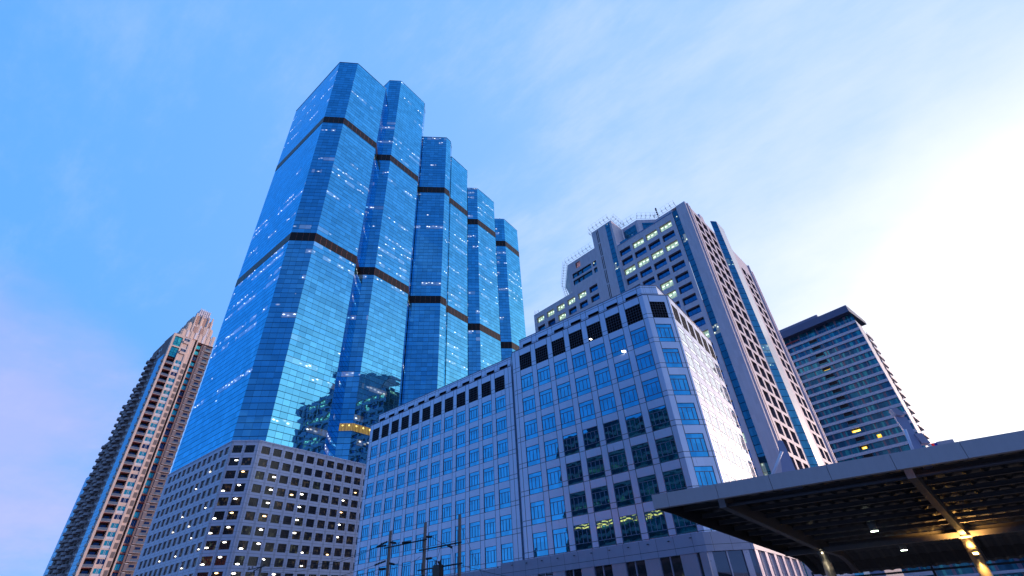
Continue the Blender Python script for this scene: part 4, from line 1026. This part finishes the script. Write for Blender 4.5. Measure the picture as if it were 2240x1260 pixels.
def beam(u0, hw, bot=bot, top=top, nm='beam', mat=dk_dark, v0=None):
    mb = MB(); n = 12
    def samp(pl, t_):
        x = pl[0][0]+(pl[-1][0]-pl[0][0])*t_
        for (a, za_), (b, zb_) in zip(pl, pl[1:]):
            if x <= b+1e-6: return x, za_+(zb_-za_)*(x-a)/(b-a)
        return pl[-1]
    B_ = [samp(bot, k/24) for k in range(25)]; T_ = [samp(top, k/24) for k in range(25)]
    g_ = lambda s, p: (u0+s*hw+SHR*p[0], p[0], p[1])
    for k in range(24):
        for s in (-1, 1):
            q = [g_(s, B_[k]), g_(s, B_[k+1]), g_(s, T_[k+1]), g_(s, T_[k])]; mb.face(q if s > 0 else q[::-1])
        mb.face([g_(-1, B_[k]), g_(-1, B_[k+1]), g_(1, B_[k+1]), g_(1, B_[k])]); mb.face([g_(-1, T_[k]), g_(1, T_[k]), g_(1, T_[k+1]), g_(-1, T_[k+1])])
    mb.face([g_(-1, B_[0]), g_(1, B_[0]), g_(1, T_[0]), g_(-1, T_[0])], 1); mb.face([g_(-1, B_[-1]), g_(1, B_[-1]), g_(1, T_[-1]), g_(-1, T_[-1])])
    return mb.build(nm, [mat, pm('brace_white', (.62, .64, .80), .4)], can)
UB = [1.75, 9.33, 16.91]
for u0 in UB: beam(u0, .15)
beam(-.70, .035, [(.15, 4.36), (1.9, 4.30), (4.2, 4.06), (15.7, 3.22), (19.8, 2.9), (20.7, 2.66), (21.9, 2.04)], [(.15, 4.97), (3, 4.9), (15, 3.97), (20.6, 3.55), (22.2, 3.1), (23.6, 2.1)], 'end_trim', pm('trim_dark', (.02, .03, .05), .5))
pu = MB()
for v in (2.9, 4.9, 6.9, 8.9, 10.9, 12.9, 14.6, 17.6, 19.6):
    z = 4.99-.0775*v
    pu.box(-.65+SHR*v, 24+SHR*v, v-.05, v+.05, z-.24, z-.015)
    pu.box(-.65+SHR*v, 24+SHR*v, v-.12, v-.05, z-.24, z-.21)
pu.build('purlin', dk_dark, can)
ti = MB(); ti.box(SHR*16-.5, 28, 15.8, 16.15, 2.98, 3.26); ti.build('tie_beam', dk_dark, can)
gt = MB(); gt.tube((1.9, 1.95, 4.36), (24, 1.95, 4.36), .085, 10); gt.build('gutter_pipe', pm('pipe_grey', (.20, .19, .23), .4, .3), can)
colm = pm('post_paint', (.30, .28, .27), .35, .2, var=.1, vscale=2.)
for u0 in UB:
    c = MB(); x = u0+SHR*16; c.tube((x, 16, -ZC), (x, 16, 3.04), .29, 24, r2=.28); c.tube((x, 16, 2.92), (x, 16, 3.09), .34, 24); c.build('post', colm, can)
mt_ = pm('mast_paint', (.36, .35, .50), .4, .1, var=.04)
def plate(pts, v, th, nm, mat=mt_, par=can):
    mb = MB(); n = len(pts)
    mb.face([(u, v, z) for u, z in pts]); mb.face([(u, v+th, z) for u, z in pts][::-1])
    for k in range(n):
        p, q = pts[k], pts[(k+1) % n]; mb.face([(p[0], v, p[1]), (p[0], v+th, p[1]), (q[0], v+th, q[1]), (q[0], v, q[1])])
    return mb.build(nm, mat, par)
# masts standing on the roof edge, each with a raking brace
plate([(4.9, 4.7), (5.20, 5.8), (5.32, 6.44), (5.40, 6.93), (5.46, 7.02), (5.58, 7.02), (5.66, 6.95), (5.71, 6.2), (5.73, 4.7)], 2.5, .22, 'mast')
b = MB(); b.tube((4.50, 2.3, 5.2), (5.45, 2.3, 6.42), .065, 10); b.build('brace', pm('brace_white', (.62, .64, .80), .4), can)
plate([(10.42, 4.7), (10.46, 6.42), (10.40, 7.03), (10.79, 6.93), (10.78, 6.12), (10.76, 4.7)], 2.5, .30, 'mast')
b = MB(); b.tube((10.33, 2.3, 5.2), (10.47, 2.3, 6.36), .06, 10); b.build('brace', MAT['brace_white'], can)
pink = pm('cap_paint', (.42, .36, .46), .5)
plate([(10.36, 7.44), (10.45, 7.12), (10.62, 7.00), (10.78, 7.04), (10.59, 7.38)], 2.35, .7, 'mast_cap', pink)
plate([(10.73, 6.14), (10.81, 5.70), (11.08, 5.64), (10.97, 6.10)], 2.35, .5, 'mast_bracket', pink)
pl_ = MB(); pl_.box(11.30, 11.87, 2.4, 3.2, 4.9, 5.64); pl_.build('roof_box', fasc, can)
for a, b_2, m_ in ((10.98, 11.10, pm('sign_white', (.8, .8, .8), .5)), (11.10, 11.20, pm('sign_red', (.75, .02, .02), .5, emit=(.8, .02, .02), es=.3)), (11.20, 11.30, pm('sign_blue', (.03, .03, .40), .5))):
    s_ = MB(); s_.box(a, b_2, 2.45, 2.5, 4.9, 5.62); s_.build('sign_stripe', m_, can)
# rail and posts at the open back
rr = MB(); rr.box(5, 30, 23.9, 24.0, 1.70, 1.83); rr.build('back_rail', MAT['trim_dark'], can)
for k in range(5):
    c = MB(); x = 4.5+7.6*k; c.box(x-.07, x+.07, 24.02, 24.12, -ZC, 2.3); c.build('back_post', MAT['trim_dark'], can)
# lights
lampp = emis('lamp_face', (.85, 1., .80), 12.)
def pendant(u, v, z, L, label):
    tpn = D.objects.new('pendant_lamp', None); COL.objects.link(tpn)
    x = FO[0]+u*cos(FA)-v*sin(FA); y = FO[1]+u*sin(FA)+v*cos(FA); tpn.location = (x, y, z+ZC); tag(tpn, label, 'lamp', 'cylinder lamps under the canopy roof')
    c = MB(); c.tube((0, 0, .02), (0, 0, L), .20, 20); c.build('housing', pm('lamp_housing', (.42, .42, .40), .5), tpn, zadd=False)
    d = MB(); d.tube((0, 0, -.01), (0, 0, .019), .185, 20); d.build('lens', lampp, tpn, zadd=False)
    ld = D.lights.new('pendant_light', 'SPOT'); ld.energy = 12; ld.spot_size = R(110); ld.spot_blend = .6; ld.color = (.9, 1, .85); ld.shadow_soft_size = .15
    lo = D.objects.new('pendant_light', ld); COL.objects.link(lo); lo.parent = tpn; lo.location = (0, 0, -.05)
pendant(8.60, 12, 3.46, .55, 'upper lit cylinder lamp hanging left of the orange lit post')
pendant(10.5, 20.0, 2.88, .5, 'lower lit cylinder lamp hanging near the corrugated back edge of the canopy')
xc = UB[1]+SHR*16
fx_ = MB(); fx_.box(xc-.20, xc+.12, 15.50, 15.74, 2.00, 2.12); fx_.box(xc-.12, xc+.04, 15.58, 15.74, 1.9, 2.22); fx_.build('post_light', [pm('fixture_dark', (.03, .03, .03), .5)], can)
fe = MB(); fe.box(xc-.16, xc+.08, 15.46, 15.499, 2.01, 2.10); fe.box(xc-.16, xc+.08, 15.48, 15.7, 2.121, 2.13); fe.build('post_light_lens', emis('warm_lens', (1., .60, .16), 22.), can)
def spot(u, v, z, dirl, e, ang, col=(1., .52, .12), par=can):
    ld = D.lights.new('warm_spot', 'SPOT'); ld.energy = e; ld.spot_size = R(ang); ld.spot_blend = .8; ld.color = col; ld.shadow_soft_size = .08
    lo = D.objects.new('warm_spot', ld); COL.objects.link(lo); lo.parent = par; lo.location = (u, v, z+ZC); lo.rotation_euler = Vector(dirl).to_track_quat('-Z', 'Y').to_euler()
spot(xc-.05, 15.30, 2.25, (0, .18, 1), 2000, 140)
spot(xc-.05, 15.30, 1.85, (.02, .30, -1), 300, 80)
spot(UB[0]+SHR*16-.1, 15.4, 2.7, (0, .3, -1), 14, 100, (1, .85, .55))
e1 = MB(); e1.tube((UB[0]+SHR*16-.05, 15.68, 2.93), (UB[0]+SHR*16-.05, 15.60, 2.93), .05, 8); e1.build('spot_lens', emis('pale_lens', (1, .9, .6), 8.), can)
e2 = MB(); e2.tube((10.15, .6, 4.60), (10.15, .6, 4.62), .16, 12); e2.tube((10.15, .6, 4.62), (10.15, .6, 4.9), .18, 12); e2.build('downlight', emis('dim_orange', (1., .42, .08), .9), can)  # glowing disc in place of a lamp's warm light spot on the soffit

# ================================================================== power poles and cables
pcm = pm('pole_concrete', (.17, .12, .11), .85, var=.2, vscale=1.2); arm = pm('crossarm_steel', (.02, .025, .045), .6); insm = pm('insulator_dark', (.012, .008, .012), .4)
pole = thing('pole_frame', 'three concrete power poles joined by crossarms in front of the white block', 'utility pole', (-41.4, 37, 0), 0)
for x in (-47.3, -41.4, -36.2):
    p_ = MB(); p_.tube((x+41.4, 0, 0), (x+41.4, 0, 10.05+ZC), .21, 12, r2=.165); p_.build('pole', pcm, pole, zadd=False)
def seg(a, b, r, nm, m_, par=pole, ribs_=0):
    mb = MB(); A_ = Vector((a[0]+41.4, a[1]-37, a[2])); B_ = Vector((b[0]+41.4, b[1]-37, b[2]))
    mb.tube(A_, B_, r*(.4 if ribs_ else 1), 8)
    for k in range(ribs_):
        c = A_+(B_-A_)*((k+.5)/ribs_); d = (B_-A_).normalized()*.03; mb.tube(c-d, c+d, r, 10, r2=r*.75)
    return mb.build(nm, m_, par)
for a, b in (((-47.9, 36.75, 8.30), (-40.8, 36.75, 8.30)), ((-41.9, 36.75, 7.35), (-35.7, 36.75, 7.35)), ((-42.0, 36.75, 5.47), (-35.6, 36.75, 5.47)), ((-47.8, 36.75, 4.9), (-40.9, 36.75, 4.9))):
    seg(a, b, .07, 'crossarm', arm)
for a, b in (((-49.17, 36.7, 8.62), (-47.5, 36.8, 8.95)), ((-49.0, 36.5, 8.55), (-47.5, 36.7, 8.55)), ((-46.9, 36.8, 8.80), (-45.7, 36.6, 8.55)), ((-44.75, 36.7, 8.45), (-43.25, 36.7, 8.36)),
             ((-40.95, 36.8, 8.55), (-39.95, 36.7, 8.42)), ((-40.8, 36.8, 6.43), (-39.9, 36.7, 6.40)), ((-37.56, 36.7, 7.28), (-36.85, 36.6, 7.0)), ((-49.32, 36.7, 6.72), (-47.5, 36.8, 6.98)),
             ((-46.8, 36.8, 6.66), (-45.8, 36.7, 6.44)), ((-48.4, 36.7, 6.24), (-47.4, 36.8, 6.20)), ((-38.9, 36.7, 5.95), (-38.2, 36.7, 5.4))):
    seg(a, b, .12, 'insulator', insm, ribs_=7)
tr = MB(); tr.box(2.4, 3.3, -.9, -.3, 6.0, 7.3); tr.tube((2.55, -.6, 7.3), (2.5, -.6, 7.75), .06, 6); tr.tube((3.1, -.6, 7.3), (3.15, -.6, 7.75), .06, 6)
for q in range(5): tr.box(2.34, 2.40, -.9+q*.13, -.84+q*.13, 6.1, 7.1)
tr.build('transformer', insm, pole, zadd=False)
pole4 = thing('power_pole', 'single power pole far down the street in front of the parking decks', 'utility pole', (-76.7, 37, 0), 0)
p_ = MB(); p_.tube((0, 0, 0), (0, 0, 10.4+ZC), .20, 10, r2=.15); p_.build('pole', pcm, pole4, zadd=False)
p_ = MB(); p_.tube((-3.4, -.2, 9.35+ZC), (1.6, -.2, 9.35+ZC), .07, 6); p_.tube((-3.0, -.2, 8.6+ZC), (-.1, -.2, 9.3+ZC), .05, 6); p_.build('crossarm', arm, pole4, zadd=False)
for x, z in ((-3.2, 9.5), (-2.2, 9.5), (1.2, 9.5), (-1.4, 8.9)):
    p_ = MB()
    for k in range(4): p_.tube((x, -.2, z+ZC-.15+k*.1), (x, -.2, z+ZC-.09+k*.1), .13, 8, r2=.08)
    p_.build('insulator', insm, pole4, zadd=False)
wire = pm('cable_black', (.015, .016, .02), .6)
WG = 'overhead cables between the power poles'
def cable(a, b, sag, label, r=.022):
    mb = MB(); n = 18; pts = []
    for k in range(n+1):
        t_ = k/n; pts.append((a[0]+(b[0]-a[0])*t_, a[1]+(b[1]-a[1])*t_, a[2]+(b[2]-a[2])*t_-4*sag*t_*(1-t_)))
    for p, q in zip(pts, pts[1:]): mb.tube(p, q, r, 5, caps=False)
    o = mb.build('cable', wire); tag(o, label, 'cable', WG)
cable((-49.2, 36.7, 8.6), (-78.0, 37, 9.5), .9, 'topmost long cable running left from the first pole of the frame')
cable((-49.0, 36.5, 8.52), (-79.9, 37, 9.5), 1.3, 'second long cable running left, just under the topmost one')
cable((-49.3, 36.7, 6.72), (-82, 36, 7.2), .9, 'third long cable running left from the lower insulators')
cable((-48.4, 36.7, 6.24), (-84, 36.5, 6.5), .8, 'fourth long cable running left from the lower insulators')
cable((-39.95, 36.7, 8.42), (-37.5, 36.7, 7.3), .12, 'short cable sloping from the middle pole to the right pole')
cable((-39.9, 36.7, 6.40), (-38.6, 36.7, 5.95), .1, 'short cable sloping down from the middle pole to the transformer')
cable((-45.7, 36.6, 6.44), (-41.7, 36.75, 6.75), .35, 'slack lower cable between the left and middle poles')
cable((-36.8, 36.6, 7.0), (-36.5, 36.6, 4.4), .0, 'short drop cable hanging down beside the right pole')
cable((-49.5, 36.5, 6.3), (-47.6, 36.6, 6.2), .5, 'slack loop of cable left of the first pole', .018)
cable((-46.0, 36.5, 6.3), (-44.9, 36.6, 6.9), .6, 'slack loop of cable right of the first pole', .018)
for k_, (a_, b_2, sg_, lb_) in enumerate([((-47.4, 36.7, 3.6), (-85, 36, 4.6), .9, 'fifth long cable, sagging low to the left of the first pole'), ((-36.3, 36.7, 5.5), (-20, 33, 2.2), .3, 'long cable running down to the right from the lowest crossarm'),
  ((-47.3, 36.6, 5.0), (-41.4, 36.6, 4.6), .35, 'slack cable low between the left and middle poles'), ((-41.4, 36.6, 4.7), (-36.2, 36.6, 4.5), .45, 'slack cable low between the middle and right poles'),
  ((-44.0, 36.7, 8.3), (-44.1, 36.7, 5.4), .0, 'drop cable hanging from the upper crossarm'), ((-38.4, 36.5, 7.3), (-39.6, 36.5, 5.6), .5, 'curling cable above the transformer')]):
    cable(a_, b_2, sg_, lb_, .02)
cable((-36.0, 36.9, 9.0), (-32.5, 37.5, 2.5), .1, 'thin stay wire slanting down to the right of the right pole', .014)

# ================================================================== low building glimpsed under the canopy
lo_ = thing('lowrise_building', 'low blue glass building glimpsed under the canopy at the lower right', 'office building', (HO[0], HO[1], 0), HA)
lb = MB(); lb.box(-3.1, 30, -60, -40, -ZC, 13); lb.build('glazing', hg, lo_)
ls = MB()
for k in range(7): ls.box(-3.15, 30, -60.3, -60.004, 13-hp*.62*k*1.6-.5, 13-hp*.62*k*1.6)
ls.build('floor_band', band, lo_)
lg = MB(); lg.box(.9, 2.3, -60.1, -60.02, 6.2, 7.3); lg.build('lit_window', yg, lo_)
lo2 = thing('warehouse', 'pale low building seen through the gap behind the first canopy post', 'building', (HO[0], HO[1], 0), HA)
lb = MB(); lb.box(-24, -11.7, -60, -45, -ZC, 9); lb.build('wall', pm('pale_wall', (.36, .36, .50), .7, var=.1), lo2)
lb = MB(); lb.prism([(-24.4, -60.4), (-11.4, -60.4), (-11.4, -44.6), (-24.4, -44.6)], 9.002, 9.5); lb.build('roof', pm('pale_roof', (.3, .3, .38), .7), lo2)

# ================================================================== buildings behind the viewer, seen mirrored in the glass
mir = thing('opposite_block', 'dark office block across the street, seen only mirrored in the white block windows', 'office building', (-50, -62, 0), 0)
om = curtain('opposite_glass', 3.6, 0, base=(.03, .05, .055), lit=.15, spots=2., pw=1., dark=(.004, .006, .01), litcol=(.9, 1., .55))
ob = MB()
for (x0, x1, y0, y1, h) in ((-46, -8, -10, 12, 60), (-34, -22, -12, 8, 63.5), (-8, 34, -6, 12, 60.5)):
    for p, q in (((x1, y1), (x0, y1)), ((x0, y1), (x0, y0)), ((x0, y0), (x1, y0)), ((x1, y0), (x1, y1))):
        L = hypot(q[0]-p[0], q[1]-p[1]); ob.face([(p[0], p[1], -ZC), (q[0], q[1], -ZC), (q[0], q[1], h), (p[0], p[1], h)], 0, [(x0*3, 0), (x0*3+L/2, 0), (x0*3+L/2, h), (x0*3, h)])
    ob.face([(x0, y0, h), (x1, y0, h), (x1, y1, h), (x0, y1, h)], 1)
ob.build('facade', [om, roofm], mir)
ly = MB()
for k in range(14): ly.box(-45+k*2.7, -45+k*2.7+2.2, 12.02, 12.1, 27.0, 28.6)
ly.build('lit_floor', pm('lit_office_yellow', (.8, .8, .3), .6, emit=(1., .17, .02), es=11.), mir)
bs = MB()
for k in range(16): bs.box(-46.2, 34.2, 11.9, 12.4, 3.6*k+2.2, 3.6*k+3.1)
bs.build('floor_band', pm('opposite_band', (.05, .06, .09), .6), mir)
